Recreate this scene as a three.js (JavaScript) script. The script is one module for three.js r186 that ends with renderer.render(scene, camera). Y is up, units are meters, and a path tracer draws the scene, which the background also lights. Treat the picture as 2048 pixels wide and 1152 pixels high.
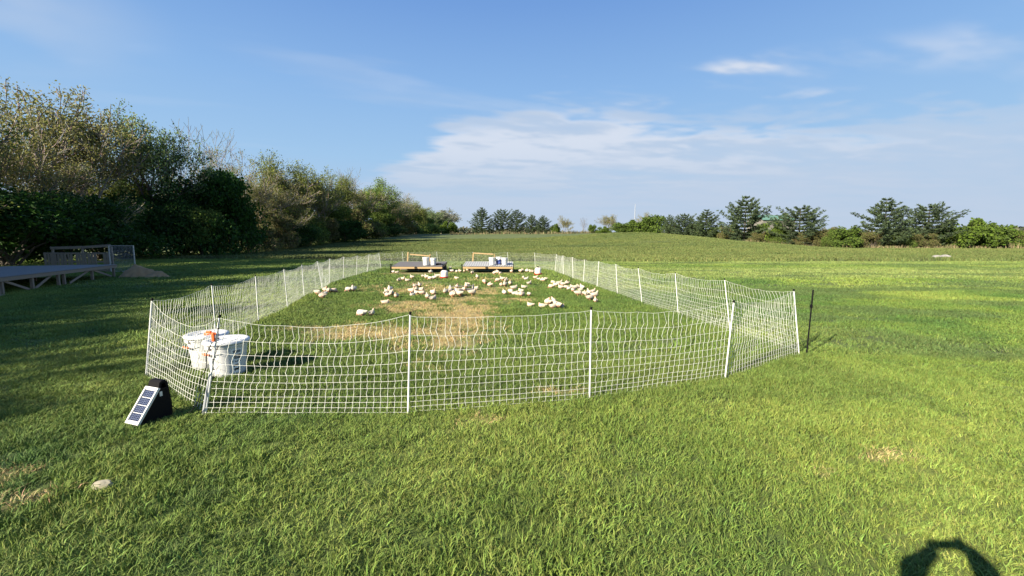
import * as THREE from 'three';
import { mergeGeometries } from 'three/addons/utils/BufferGeometryUtils.js';
import { RoundedBoxGeometry } from 'three/addons/geometries/RoundedBoxGeometry.js';

// ---------------------------------------------------------------- camera, sky, sun, exposure
const scene = new THREE.Scene();
const EYE = 1.9, PITCH = Math.atan(96 / 860), FOCAL = 860;             // photograph pixels
const camera = new THREE.PerspectiveCamera(2 * Math.atan(576 / FOCAL) * 180 / Math.PI, 16 / 9, 0.03, 5000);
camera.position.set(0, EYE, 0);
camera.rotation.set(-PITCH, 0, 0);
const renderer = new THREE.WebGLRenderer({ antialias: true });
renderer.toneMapping = THREE.LinearToneMapping;
const EXPOSURE = 2.7;
renderer.toneMappingExposure = EXPOSURE;
renderer.shadowMap.enabled = true;

const SUN = new THREE.Vector3(-1.001, 0.7, 0.928).normalize();        // towards the sun: behind the camera, low
const sun = new THREE.DirectionalLight(new THREE.Color().setRGB(1, 0.9, 0.73), 5);
sun.position.copy(SUN).multiplyScalar(160); sun.castShadow = true; sun.shadow.radius = 1;
sun.shadow.mapSize.set(4096, 4096);
Object.assign(sun.shadow.camera, { left: -140, right: 140, top: 140, bottom: -140, near: 1, far: 600 });
scene.add(sun, sun.target);

// seeded random and noise
function rng(seed) { let a = seed >>> 0; return () => { a = (a + 0x6D2B79F5) | 0; let t = Math.imul(a ^ (a >>> 15), 1 | a); t = (t + Math.imul(t ^ (t >>> 7), 61 | t)) ^ t; return ((t ^ (t >>> 14)) >>> 0) / 4294967296; }; }
const hash = (x, y) => { let n = Math.imul(x, 374761393) + Math.imul(y, 668265263); n = Math.imul(n ^ (n >>> 13), 1274126177); return ((n ^ (n >>> 16)) >>> 0) / 4294967296; };
function noise(x, y) { const i = Math.floor(x), j = Math.floor(y), fx = x - i, fy = y - j, u = fx * fx * (3 - 2 * fx), v = fy * fy * (3 - 2 * fy); const a = hash(i, j), b = hash(i + 1, j), c = hash(i, j + 1), d = hash(i + 1, j + 1); return a + (b - a) * u + (c - a) * v + (a - b - c + d) * u * v; }
function fbm(x, y, o = 4) { let s = 0, a = 0.5, t = 0; for (let i = 0; i < o; i++) { s += a * noise(x, y); t += a; a *= 0.5; x = x * 2.03 + 17.1; y = y * 2.03 + 5.7; } return s / t; }
const clamp = (x, a = 0, b = 1) => Math.min(b, Math.max(a, x));
const smooth = (a, b, x) => { const t = clamp((x - a) / (b - a)); return t * t * (3 - 2 * t); };
const lerp = (a, b, t) => a + (b - a) * t;
const curve = (pts, x) => { if (x <= pts[0][0]) return pts[0][1]; for (let i = 1; i < pts.length; i++) if (x <= pts[i][0]) return lerp(pts[i - 1][1], pts[i][1], (x - pts[i - 1][0]) / (pts[i][0] - pts[i - 1][0])); return pts[pts.length - 1][1]; };
const lin = (c) => { c /= 255; return c <= 0.04045 ? c / 12.92 : ((c + 0.055) / 1.055) ** 2.4; };

// sky: blue air with a thin sheet of high cloud ahead and to the side
{
  const W = 3072, H = 1536, data = new Float32Array(W * H * 4);
  const L = (r, g, b) => [lin(r) / EXPOSURE, lin(g) / EXPOSURE, lin(b) / EXPOSURE];
  const stops = [[0, L(190, 206, 224)], [4, L(180, 204, 230)], [10, L(162, 200, 236)], [18, L(141, 184, 233)], [27, L(116, 160, 221)], [40, L(92, 137, 203)], [90, L(70, 112, 180)]];
  const veil = L(194, 209, 230), bright = L(218, 226, 240);
  for (let j = 0; j < H; j++) {
    const el = ((j + 0.5) / H - 0.5) * 180, e = el * Math.PI / 180;
    const ce = Math.cos(e), se = Math.sin(e);
    let k = 1; const q = Math.max(0, el); while (k < stops.length - 1 && q > stops[k][0]) k++;
    const t = clamp((q - stops[k - 1][0]) / (stops[k][0] - stops[k - 1][0]));
    const base = [0, 1, 2].map((i) => lerp(stops[k - 1][1][i], stops[k][1][i], t));
    for (let i = 0; i < W; i++) {
      const th = ((i + 0.5) / W - 0.5) * 2 * Math.PI, x = Math.cos(th) * ce, z = Math.sin(th) * ce;
      let r = base[0], g = base[1], b = base[2];
      if (el > 0) {
        let az = Math.atan2(x, -z) * 180 / Math.PI;                    // degrees, clockwise from straight ahead
        const px = x / (se + 0.06), pz = -z / (se + 0.06);             // on a high layer
        const warp = fbm(px * 0.9 + 3, pz * 0.9, 3) - 0.5;
        const streak = fbm(px * 0.55 + pz * 0.25 + warp * 1.2, pz * 2.1 - px * 0.5 + warp * 1.5, 5);
        const fine = fbm(px * 3.2 + pz * 0.9 + warp * 2, pz * 6.5 - px * 1.2, 4);
        const around = smooth(-40, -8, az) * (1 - smooth(110, 150, az));
        const low = curve([[-30, 2], [-22, 5], [-16, 9], [-8, 14.5], [4, 16.2], [14, 15.4], [22, 13.2], [34, 11.6], [48, 10.6], [90, 9], [150, 2]], az);
        let c = around * smooth(1.3, -1.3, el - low + (fine - 0.5) * 5.5 + (streak - 0.5) * 3) * clamp(0.86 + 1.1 * (streak - 0.47) + 0.4 * (fine - 0.5), 0.45, 1) * smooth(-30, -14, az);
        c *= 0.75 + 0.25 * smooth(0, 8, el);
        // upper streaks
        const line = curve([[2, 17], [14, 17.6], [26, 18.4], [36, 18.2], [50, 17.6], [80, 18]], az);
        const band = smooth(2.8, 0, Math.abs(el - line + 0.6 + (streak - 0.5) * 3)) * smooth(4, 20, az) * (1 - smooth(80, 120, az));
        const c2 = clamp(band * smooth(0.38, 0.78, fine * 0.62 + streak * 0.45) * 0.55);
        const wisp = smooth(0.56, 0.8, fbm(px * 0.8 + 9, pz * 2.4 - px * 0.9, 5)) * 0.28 * smooth(5, 14, el) * (1 - smooth(30, 60, el));
        const leftPuff = smooth(16, 0, Math.hypot(az + 50, (el - 19) * 2.4)) * smooth(0.35, 0.75, fbm(px * 1.8, pz * 2.6, 4)) * 0.55;
        const knot = smooth(1, 0.1, Math.hypot((az - 27) / 9, (el - 18.6) / 1.9)) + 0.9 * smooth(1, 0.1, Math.hypot((az - 32) / 7, (el - 14.6) / 1.5)) + 0.6 * smooth(1, 0.2, Math.hypot((az - 16) / 5, (el - 16.2) / 1.3));
        const c3 = clamp(knot * smooth(0.42, 0.74, fine * 0.85 + streak * 0.2) * 1.1);
        const cc = clamp(Math.max(c, c2, c3) + wisp * (0.3 + 0.7 * around) + leftPuff);
        const tone = smooth(0.42, 0.62, fine * 0.5 + streak * 0.5) * smooth(5, 13, el);
        const col = [0, 1, 2].map((n) => lerp(veil[n], bright[n], tone));
        r = lerp(r, col[0], cc * 0.92); g = lerp(g, col[1], cc * 0.92); b = lerp(b, col[2], cc * 0.92);
      } else { const f = smooth(0, -20, el); r *= 1 - 0.6 * f; g *= 1 - 0.55 * f; b *= 1 - 0.65 * f; }
      data.set([r, g, b, 1], (j * W + i) * 4);
    }
  }
  const sky = new THREE.DataTexture(data, W, H, THREE.RGBAFormat, THREE.FloatType);
  sky.mapping = THREE.EquirectangularReflectionMapping; sky.magFilter = sky.minFilter = THREE.LinearFilter;
  sky.wrapS = THREE.RepeatWrapping; sky.needsUpdate = true;
  scene.background = sky; scene.environment = sky;
}

// ---------------------------------------------------------------- helpers
const taken = {};
function numbered(n) { const k = taken[n] = (taken[n] ?? -1) + 1; return k ? `${n}_${String(k).padStart(3, '0')}` : n; }
function tag(o, label, category, group, kind) { o.userData.label = label; o.userData.category = category; if (group) o.userData.group = group; if (kind) o.userData.kind = kind; return o; }
function shade(o) { o.traverse((m) => { if (m.isMesh) { m.castShadow = true; m.receiveShadow = true; } }); return o; }
function part(name, geo, mat, parent) { const m = new THREE.Mesh(geo, mat); m.name = name; m.castShadow = m.receiveShadow = true; parent.add(m); return m; }
function thing(name, label, category, pos = [0, 0, 0], turn = 0, group) { const g = new THREE.Group(); g.name = numbered(name); g.position.set(...pos); g.rotation.y = turn; tag(g, label, category, group); scene.add(g); return g; }
function solo(name, geo, mat, label, category, pos = [0, 0, 0], group) { const m = part(numbered(name), geo, mat, scene); m.position.set(...pos); return tag(m, label, category, group); }
function copyOf(root, pos, turn, label, group) { const r = root.clone(); r.name = numbered(root.name.replace(/_\d{3}$/, '')); scene.add(r); r.position.set(...pos); r.rotation.y = turn; r.userData = { ...root.userData, label }; if (group) r.userData.group = group; return r; }
const mat = (rgb, rough = 0.8, extra = {}) => new THREE.MeshStandardMaterial({ color: new THREE.Color().setRGB(...rgb), roughness: rough, side: THREE.DoubleSide, ...extra });
const vmat = (rough = 0.85, extra = {}) => new THREE.MeshStandardMaterial({ vertexColors: true, roughness: rough, side: THREE.DoubleSide, ...extra });

class MB {   // collects triangles
  constructor() { this.p = []; this.i = []; this.c = []; this.n = 0; }
  v(x, y, z, c) { this.p.push(x, y, z); if (c) this.c.push(c[0], c[1], c[2]); return this.n++; }
  tri(a, b, c) { this.i.push(a, b, c); }
  tube(pts, rad, sides, col, cap = true) {
    const N = pts.length, T = new THREE.Vector3(), U = new THREE.Vector3(), V = new THREE.Vector3(), prev = new THREE.Vector3();
    let first = this.n;
    for (let k = 0; k < N; k++) {
      const a = pts[Math.max(0, k - 1)], b = pts[Math.min(N - 1, k + 1)];
      T.subVectors(b, a).normalize();
      if (k === 0) prev.set(Math.abs(T.y) > 0.9 ? 1 : 0, Math.abs(T.y) > 0.9 ? 0 : 1, 0);
      U.copy(prev).addScaledVector(T, -prev.dot(T)).normalize(); prev.copy(U); V.crossVectors(T, U);
      const r = Array.isArray(rad) ? rad[k] : rad;
      for (let s = 0; s < sides; s++) { const an = s / sides * Math.PI * 2, cx = Math.cos(an) * r, sx = Math.sin(an) * r; this.v(pts[k].x + U.x * cx + V.x * sx, pts[k].y + U.y * cx + V.y * sx, pts[k].z + U.z * cx + V.z * sx, col); }
    }
    for (let k = 0; k < N - 1; k++) for (let s = 0; s < sides; s++) { const a = first + k * sides + s, b = first + k * sides + (s + 1) % sides; this.tri(a, b, a + sides); this.tri(b, b + sides, a + sides); }
    if (cap) for (const [o, f] of [[first, 1], [first + (N - 1) * sides, 0]]) for (let s = 1; s < sides - 1; s++) f ? this.tri(o, o + s + 1, o + s) : this.tri(o, o + s, o + s + 1);
    return this;
  }
  geo() {
    const g = new THREE.BufferGeometry();
    g.setAttribute('position', new THREE.Float32BufferAttribute(this.p, 3));
    if (this.c.length) g.setAttribute('color', new THREE.Float32BufferAttribute(this.c, 3));
    g.setIndex(this.i); g.computeVertexNormals(); return g;
  }
}
const V3 = (x, y, z) => new THREE.Vector3(x, y, z);
const box = (w, h, d, x = 0, y = 0, z = 0, r = 0.004) => new RoundedBoxGeometry(w, h, d, 1, Math.min(r, w / 3, h / 3, d / 3)).translate(x, y, z);
function beam(a, b, w, t, roll = 0) {                                   // a squared timber from a to b
  const L = a.distanceTo(b), g = box(w, L, t, 0, 0, 0, 0.006); g.rotateY(roll);
  g.applyQuaternion(new THREE.Quaternion().setFromUnitVectors(V3(0, 1, 0), b.clone().sub(a).normalize()));
  return g.translate((a.x + b.x) / 2, (a.y + b.y) / 2, (a.z + b.z) / 2);
}
const plain = (gs) => mergeGeometries(gs.map((g) => { const h = g.index ? g.toNonIndexed() : g; for (const k of Object.keys(h.attributes)) if (!['position', 'normal'].includes(k)) h.deleteAttribute(k); return h; }));

// the lie of the land: flat mown lawn, a field that rises to a low crest (d is the distance ahead of the photographer)
function land(x, d) {
  const rise = 4.4 * smooth(55, 190, d) * (1 - smooth(30, 75, x)) + 1.9 * Math.exp(-(((x - 37) / 24) ** 2) - ((d - 118) / 34) ** 2);
  const lumps = (fbm(x * 0.12 + 50, d * 0.12, 3) - 0.5) * 0.5 * smooth(42, 70, d) * (1 - smooth(60, 90, x));
  return rise + lumps;
}
const cp = Math.cos(PITCH), sp = Math.sin(PITCH);
function onLawn(px, py) {                                               // where a spot of the flat lawn seen in the photograph lies
  const u = (px - 1024) / FOCAL, v = (py - 576) / FOCAL, t = EYE / (v * cp + sp);
  return { x: u * t, d: t * (cp - v * sp) };
}
const bearing = (px, d) => (px - 1024) / FOCAL * (d * cp + EYE * sp) ;  // sideways metres at a distance
const heightAt = (py, d) => { const v = (576 - py) / FOCAL; return EYE + d * (v * cp - sp) / (cp + v * sp); };

// ---------------------------------------------------------------- ground
const worn = [[-1.3, 10.4, 0.95, 3.3, 1], [-2.7, 8.8, 1.7, 0.9, 0.95], [-2.9, 12.4, 1.9, 1.1, 0.85], [-3, 16.5, 2.7, 1.7, 0.6], [0.4, 13.6, 1, 0.5, 0.7], [-0.9, 15.8, 1.0, 1.6, 0.85], [-1.6, 13.6, 1.2, 1.6, 0.75], [-4.2, 19, 1.6, 1.2, 0.5], [-1.4, 20.5, 2.4, 1.0, 0.45], [-5.6, 24.6, 2.0, 0.9, 0.7], [-1.4, 24.6, 2.0, 0.9, 0.7],
  [-0.35, 4.35, 0.22, 0.12, 0.5], [-3.55, 2.9, 0.18, 0.1, 0.5], [2.6, 3.35, 0.14, 0.07, 0.7], [0.7, 5.2, 0.4, 0.15, 0.45], [3.4, 3.6, 0.3, 0.12, 0.45], [-4.2, 3.25, 0.3, 0.12, 0.5], [9.5, 4.4, 0.7, 0.2, 0.4]];
function bare(x, d) {
  let w = 0; const n1 = fbm(x * 1.3 + 7, d * 1.3, 4) - 0.5, n2 = fbm(x * 5, d * 5 + 3, 3) - 0.5;
  for (const [cx, cd, rx, rd, s] of worn) { const q = Math.hypot((x - cx) / rx, (d - cd) / rd) + n1 * 1.5 + n2 * 1.3; w = Math.max(w, s * smooth(1.2, 0.3, q)); }
  return w;
}
const inPen = (x, d) => d > 4.9 && d < 28.5 && x > -5.2 - (d - 6) * 0.155 && x < 4.9 - (d - 7) * 0.11;
function turf(x, d) {                                                   // colour of the grass itself, linear
  const a = fbm(x * 0.35, d * 0.35, 4), b = fbm(x * 1.7 + 31, d * 1.7, 3), s = fbm(x * 0.06 + 11, d * 0.3, 3);
  let c = [0.148, 0.232, 0.032];
  const y = clamp((a - 0.5) * 3.6 + (b - 0.5) * 1.6);                   // yellower patches
  c = [lerp(c[0], 0.23, y), lerp(c[1], 0.31, y), lerp(c[2], 0.05, y)];
  const g = clamp((0.49 - a) * 4 + (0.46 - b) * 2);                   // deeper green patches
  c = [lerp(c[0], 0.08, g), lerp(c[1], 0.165, g), lerp(c[2], 0.024, g)];
  if (inPen(x, d)) { const k = 0.6; c = [lerp(c[0], 0.115, k), lerp(c[1], 0.185, k), lerp(c[2], 0.028, k)]; }
  const far = smooth(13, 24, d) * (inPen(x, d) ? 0 : 1) * smooth(0, 6, x + 8);
  const m = far * clamp(0.6 + 2.6 * (s - 0.5));                             // paler strips left by the mower
  c = [lerp(c[0], 0.22, m), lerp(c[1], 0.29, m), lerp(c[2], 0.07, m)];
  const weeds = smooth(0.5, 0.64, fbm(x * 0.2 + 70, d * 0.8 + 2, 4)) * smooth(4, 8, x);
  c = [lerp(c[0], 0.085, weeds * 0.8), lerp(c[1], 0.14, weeds * 0.8), lerp(c[2], 0.034, weeds * 0.8)];
  return c.map((q) => q * 0.76);
}
const edge = (x) => 38.5 + (fbm(x * 0.15, 4, 3) - 0.5) * 3 + smooth(-5, -30, x) * 6;   // where the mowing stops
function meadow(x, d) {
  const a = fbm(x * 0.07, d * 0.14 + 9, 4), b = fbm(x * 0.35, d * 0.5, 3);
  const t = clamp((a - 0.5) * 2.4 + (b - 0.5) * 1.2 + 0.45);
  const k = smooth(0.58, 0.7, fbm(x * 0.1 + 5, d * 0.25, 4)) * (1 - smooth(25, 40, x));
  let c = [lerp(0.11, 0.15, t), lerp(0.155, 0.19, t), lerp(0.032, 0.042, t)];
  return [lerp(c[0], 0.06, k * 0.55), lerp(c[1], 0.1, k * 0.55), lerp(c[2], 0.022, k * 0.55)].map((q) => q * 0.76);
}
function soil(x, d) {
  if (d > edge(x)) return meadow(x, d);
  const c = turf(x, d), w = bare(x, d), n = fbm(x * 9, d * 9, 3);
  const straw = [lerp(0.26, 0.46, n), lerp(0.2, 0.37, n), lerp(0.08, 0.16, n)];
  return [lerp(c[0] * 0.75, straw[0], w), lerp(c[1] * 0.7, straw[1], w), lerp(c[2] * 0.75, straw[2], w)];
}
function speckle(size, cells, lo, hi, seed, stretch = 1) {              // fine mottle that multiplies a base colour
  const r = rng(seed), data = new Uint8Array(size * size * 4), P = cells, lat = Array.from({ length: P * P }, r);
  const at = (x, y, p) => { const i = Math.floor(x), j = Math.floor(y), fx = x - i, fy = y - j; const g = (a, b) => lat[((a % p + p) % p) + ((b % p + p) % p) * P]; return lerp(lerp(g(i, j), g(i + 1, j), fx), lerp(g(i, j + 1), g(i + 1, j + 1), fx), fy); };
  for (let y = 0; y < size; y++) for (let x = 0; x < size; x++) {
    let s = 0, a = 0.5; for (let p = P >> 3; p <= P; p *= 2) { s += a * at(x / size * p, y / size * p * 1, p); a *= 0.6; }
    const k = clamp(s * 0.9 + (r() - 0.5) * 0.35), v = Math.round(255 * lerp(lo, hi, k));
    data.set([v, v, Math.round(v * 0.95), 255], (y * size + x) * 4);
  }
  const t = new THREE.DataTexture(data, size, size); t.wrapS = t.wrapT = THREE.RepeatWrapping; t.magFilter = THREE.LinearFilter; t.needsUpdate = true; return t;
}
const mottle = speckle(512, 128, 0.6, 1.0, 5);
{
  const NX = 340, ND = 360, p = [], c = [], uv = [], idx = [];
  const wx = (t) => { const s = t * 2 - 1, a = Math.abs(s); return Math.sign(s) * (a * 26 + 900 * a ** 5); };
  const wd = (t) => { const s = t * 2 - 0.5; return s < 0 ? s * 80 + s * 1200 * s * s : s * 24 + 330 * (s / 1.5) ** 3.4 + 700 * (s / 1.5) ** 9; };
  for (let j = 0; j <= ND; j++) for (let i = 0; i <= NX; i++) {
    const x = wx(i / NX), d = wd(j / ND); p.push(x, land(x, d), -d); c.push(...soil(x, d)); uv.push(x / 2.3, d / 2.3);
  }
  for (let j = 0; j < ND; j++) for (let i = 0; i < NX; i++) { const a = j * (NX + 1) + i; idx.push(a, a + 1, a + NX + 1, a + 1, a + NX + 2, a + NX + 1); }
  const g = new THREE.BufferGeometry();
  g.setAttribute('position', new THREE.Float32BufferAttribute(p, 3)); g.setAttribute('color', new THREE.Float32BufferAttribute(c, 3)); g.setAttribute('uv', new THREE.Float32BufferAttribute(uv, 2));
  g.setIndex(idx); g.computeVertexNormals();
  const m = new THREE.MeshStandardMaterial({ vertexColors: true, roughness: 1, side: THREE.DoubleSide, map: mottle, bumpMap: mottle, bumpScale: 0.03 });
  const o = part('ground', g, m, scene); tag(o, 'grassy ground of mown lawn and rising field', 'ground', null, 'structure');
}

// grass: real blades, in clumps scattered over the lawn
function clump(seed, n, radius, len, width, spread) {
  const r = rng(seed), b = new MB();
  for (let k = 0; k < n; k++) {
    const a = r() * 6.283, q = Math.sqrt(r()) * radius, x = Math.cos(a) * q, z = Math.sin(a) * q, h = len * (0.55 + 0.75 * r()), w = width * (0.6 + 0.7 * r());
    const la = r() * 6.283, lean = spread * (0.25 + r()), f = r() * 6.283, wx = Math.cos(f) * w / 2, wz = Math.sin(f) * w / 2, lx = Math.cos(la) * lean * h, lz = Math.sin(la) * lean * h;
    const t = 0.75 + 0.5 * r(), dry = r() < 0.07, col = dry ? [t * 1.7, t * 1.25, t * 1.9] : [t * (0.85 + 0.3 * r()), t, t];
    const A = b.v(x - wx, -0.01, z - wz, col), B = b.v(x + wx, -0.01, z + wz, col), C = b.v(x + lx * 0.4 - wx * 0.8, h * 0.6, z + lz * 0.4 - wz * 0.8, col), D = b.v(x + lx * 0.4 + wx * 0.8, h * 0.6, z + lz * 0.4 + wz * 0.8, col), E = b.v(x + lx, h * (1 - 0.25 * lean), z + lz, col);
    b.tri(A, B, C); b.tri(B, D, C); b.tri(C, D, E);
  }
  return b.geo();
}
const bladeMat = vmat(0.8);
function sow(name, label, spots, geos, hei) {
  const lists = geos.map(() => []);
  spots.forEach((s, i) => lists[i % geos.length].push(s));
  const M = new THREE.Matrix4(), q = new THREE.Quaternion(), up = V3(0, 1, 0), C = new THREE.Color();
  lists.forEach((list, k) => {
    const im = new THREE.InstancedMesh(geos[k], bladeMat, list.length); im.name = numbered(name); im.castShadow = im.receiveShadow = true;
    list.forEach(([x, d, sc, h, col, rot], n) => { q.setFromAxisAngle(up, rot); M.compose(V3(x, land(x, d), -d), q, V3(sc, h, sc)); im.setMatrixAt(n, M); im.setColorAt(n, C.setRGB(...col)); });
    tag(im, label, 'grass', null, 'stuff'); scene.add(im);
  });
}
function scatter(seed, d0, d1, perM2, test, out = 1.34) {
  const r = rng(seed), spots = [], area = out * (d1 * d1 - d0 * d0), n = Math.round(area * perM2);
  for (let k = 0; k < n; k++) {
    const d = Math.sqrt(d0 * d0 + r() * (d1 * d1 - d0 * d0)), x = (r() * 2 - 1) * (out * d + 0.4); const s = test(x, d, r); if (s) spots.push([x, d, ...s, r() * 6.283]);
  }
  return spots;
}
const underShelter = (x, d) => d > 24.2 && d < 27 && ((x > -7.1 && x < -3.9) || (x > -3.0 && x < 0.2));
const lawnTest = (tall) => (x, d, r) => {
  if (d > edge(x) || underShelter(x, d)) return null;
  const w = bare(x, d); if (r() < w * 0.55) return null;
  const c = turf(x, d), v = 0.78 + 0.42 * r(), lush = fbm(x * 0.9 + 3, d * 0.9 + 8, 3);
  let col = [c[0] * v, c[1] * v, c[2] * v];
  if (r() < w * 1.05) col = [0.36 * v, 0.29 * v, 0.12 * v];
  const tuft = smooth(0.55, 0.75, fbm(x * 3.1 + 40, d * 3.1, 3)), h = tall * (0.32 + 0.7 * lush + 0.3 * tuft) * (1 - 0.55 * w) * (inPen(x, d) ? 1.15 : 1);
  return [0.75 + 0.65 * r(), h, col];
};
sow('lawn_grass', 'mown green lawn grass growing close to the viewer', [...scatter(11, 1.6, 7, 250, lawnTest(1), 1.55), ...scatter(15, 0, 1.6, 250, lawnTest(1), 3).flatMap((q) => [q, [q[0], 0.1 - q[1], ...q.slice(2)]])], [clump(1, 36, 0.1, 0.07, 0.0042, 0.7), clump(2, 30, 0.085, 0.09, 0.005, 0.9), clump(3, 38, 0.11, 0.06, 0.0042, 0.6), clump(33, 30, 0.07, 0.08, 0.0055, 0.8)]);
sow('lawn_grass', 'mown green lawn grass growing in and around the netted pen', scatter(12, 7, 17, 60, lawnTest(1)), [clump(4, 36, 0.16, 0.085, 0.009, 0.8), clump(5, 34, 0.17, 0.095, 0.01, 0.9)]);
sow('lawn_grass', 'mown lawn grass stretching behind the pen to the mowing edge', scatter(13, 17, 44, 9, lawnTest(1)), [clump(6, 44, 0.42, 0.085, 0.018, 0.8), clump(7, 40, 0.4, 0.1, 0.02, 0.9)]);
sow('field_grass', 'taller uncut field grass beyond the mown lawn', scatter(14, 36, 120, 1.7, (x, d, r) => {
  if (d < edge(x) || x < -46) return null; const c = meadow(x, d), v = 0.85 + 0.2 * r(), n = fbm(x * 0.3, d * 0.5 + 40, 3);
  return [1 + r(), (0.3 + 0.8 * n) * (d < edge(x) + 2.5 ? 1.5 : 1), ((q) => [c[0] * q, c[1] * q, c[2] * q])(v * (1 - 0.55 * smooth(2.6, 0.4, d - edge(x)) * smooth(0.45, 0.62, fbm(x * 0.35 + 12, 7, 3))))];
}), [clump(8, 50, 0.75, 0.24, 0.035, 0.5), clump(9, 46, 0.8, 0.28, 0.04, 0.6)]);

// ---------------------------------------------------------------- electric netting round the pen
const M = {
  post: mat([0.66, 0.66, 0.64], 0.45), twine: mat([0.66, 0.67, 0.6], 0.7), black: new THREE.MeshPhysicalMaterial({ color: new THREE.Color().setRGB(0.005, 0.005, 0.006), roughness: 0.7, specularIntensity: 0.25, side: THREE.DoubleSide }), steel: mat([0.42, 0.44, 0.47], 0.4, { metalness: 0.4 }),
  orange: mat([0.75, 0.12, 0.025], 0.45), white: mat([0.6, 0.6, 0.58], 0.4), wood: mat([0.36, 0.25, 0.12], 0.8), oldwood: mat([0.12, 0.1, 0.085], 0.9), tin: mat([0.11, 0.105, 0.105], 0.9),
};
// where each post enters the turf and where its head is, as [x, d] and lean
const postPx = [[411, 828, 437, 634], [816, 828, 820, 628], [1179, 798, 1183, 618], [1450, 757, 1469, 604], [1598, 709, 1589, 581], [1460, 663, 1450, 559], [1356.5, 629, 1351, 546], [1284, 606.6, 1277, 536], [1235, 589, 1232, 527.5], [1194, 574, 1198, 522], [1166.6, 564, 1169.6, 518.7], [1146, 556.8, 1145, 513.4], [1127, 549.5, 1126, 510.5], [1110, 542.7, 1113, 507.6],
  [1070.3, 535.7, 1069, 505], [1017.8, 535.5, 1014.6, 504], [946.5, 535.5, 945.6, 504], [876.5, 535.5, 873, 503], [807.5, 536, 804.4, 502], [762.6, 537.7, 757.5, 505.2],
  [734.7, 544, 737.7, 508.2], [713.4, 550, 714, 510.7], [687, 557.5, 686.7, 512.8], [658.7, 567.5, 659, 516.7], [645, 578.7, 633.8, 522], [608.6, 594, 603, 529], [574.8, 614.6, 567.3, 537.7], [517, 643, 510, 551.4], [433, 685, 422.3, 569.6], [292, 753, 302, 600]];
const posts = postPx.map(([bx, by, tx, ty]) => {
  const b = onLawn(bx, by), u = (tx - 1024) / FOCAL, lean = u * (b.d * cp + (EYE - 1.05) * sp) - b.x;
  return { foot: V3(b.x, 0, -b.d), head: V3(b.x + lean, clamp(heightAt(ty, b.d), 1.03, 1.12), -b.d - 0.02) };
});
const fence = thing('electric_net_fence', 'white electric poultry netting on slim white posts enclosing the chickens', 'fence');
const LINES = [0.02, 0.07, 0.125, 0.185, 0.27, 0.345, 0.43, 0.53, 0.645, 0.8, 1.0];   // share of the height
posts.forEach((p, k) => {
  const up = p.head.clone().sub(p.foot).normalize(), b = new MB();
  b.tube([p.foot.clone().addScaledVector(up, -0.05), p.foot.clone().lerp(p.head, 0.5), p.head], 0.0105, 8);
  const m = part('post', b.geo(), M.post, fence);
  part('cap', new MB().tube([p.head.clone().addScaledVector(up, -0.012), p.head.clone().addScaledVector(up, 0.022)], 0.014, 8).geo(), M.black, m);
});
const R = rng(77);
for (let k = 0; k < posts.length; k++) {
  const A = posts[k], B = posts[(k + 1) % posts.length], slack = k === posts.length - 1 ? 0.2 : k === 0 ? 0.11 : 0.05 + 0.04 * R();
  const span = A.foot.distanceTo(B.foot), n = Math.max(8, Math.round(span / 0.078)), side = V3(B.foot.z - A.foot.z, 0, A.foot.x - B.foot.x).normalize(), bow = (R() - 0.5) * 0.09, seed = k * 13.7;
  const at = (s, f) => {                                                // s along the panel, f share of the height
    const p = A.foot.clone().lerp(B.foot, s), q = A.head.clone().lerp(B.head, s), t = p.lerp(q, f * 0.985), w = 4 * s * (1 - s);
    t.y -= slack * w * f * (0.4 + 0.6 * f) + (fbm(s * 9 + seed, f * 3, 2) - 0.5) * 0.03 * f; t.y = Math.max(t.y, 0.012);
    return t.addScaledVector(side, bow * w * Math.sin(f * 2.6) + (noise(s * 5 + seed, f * 4) - 0.5) * 0.03);
  };
  const split = k <= 4 || k === posts.length - 1, thick = split ? 0.0024 : 0.0027;
  const rows = LINES.map((f) => { const pts = []; for (let i = 0; i <= n; i++) pts.push(at(i / n, f)); return pts; });
  const along = (pts, m, t = 0.7) => m.tube(pts, thick * t, 3, null, false);
  const along_f = rng(900 + k), strings = [];
  for (let i = 1; i < n; i++) {
    const pts = []; let ph = 1; const wob = 0.55 + 0.7 * along_f(), px = (along_f() - 0.5) * 0.02;
    for (let j = 0; j < LINES.length; j++) {
      const f = LINES[j], hop = (noise(i * 0.45 + seed, j * 1.7) - 0.5) * 0.045 * f;
      pts.push(at(clamp((i + (hop + px * f) / (span / n) * 1) / n), f));
      if (j < LINES.length - 1) {
        ph = noise(i * 0.23 + seed, j * 2.9 + seed) > 0.46 ? 1 : -1; const gap = LINES[j + 1] - f, amp = (gap > 0.07 ? 0.115 : 0.09) * gap * wob * ph * (0.45 + 1.1 * along_f());
        for (const t of [0.3, 0.7]) pts.push(at(clamp((i + (hop + px * f + amp * (t < 0.5 ? 1 : 0.35)) / (span / n)) / n), lerp(f, LINES[j + 1], t)));
      }
    }
    pts.unshift(V3(pts[0].x, 0.0, pts[0].z)); strings.push(pts);
  }
  if (split) {
    const panel = part('net_panel', along(rows[10], new MB()).geo(), M.twine, fence);
    for (let j = 0; j < 10; j++) part('horizontal_twine', along(rows[j], new MB()).geo(), M.twine, panel);
    for (const s of strings) part('vertical_string', along(s, new MB(), 1.15).geo(), M.twine, panel);
  } else {
    const b = new MB(); rows.forEach((r) => along(r, b)); strings.forEach((s) => along(s, b, 1.15));
    const o = part('net_panel', b.geo(), M.twine, fence); o.userData.kind = 'stuff';
  }
}
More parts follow.
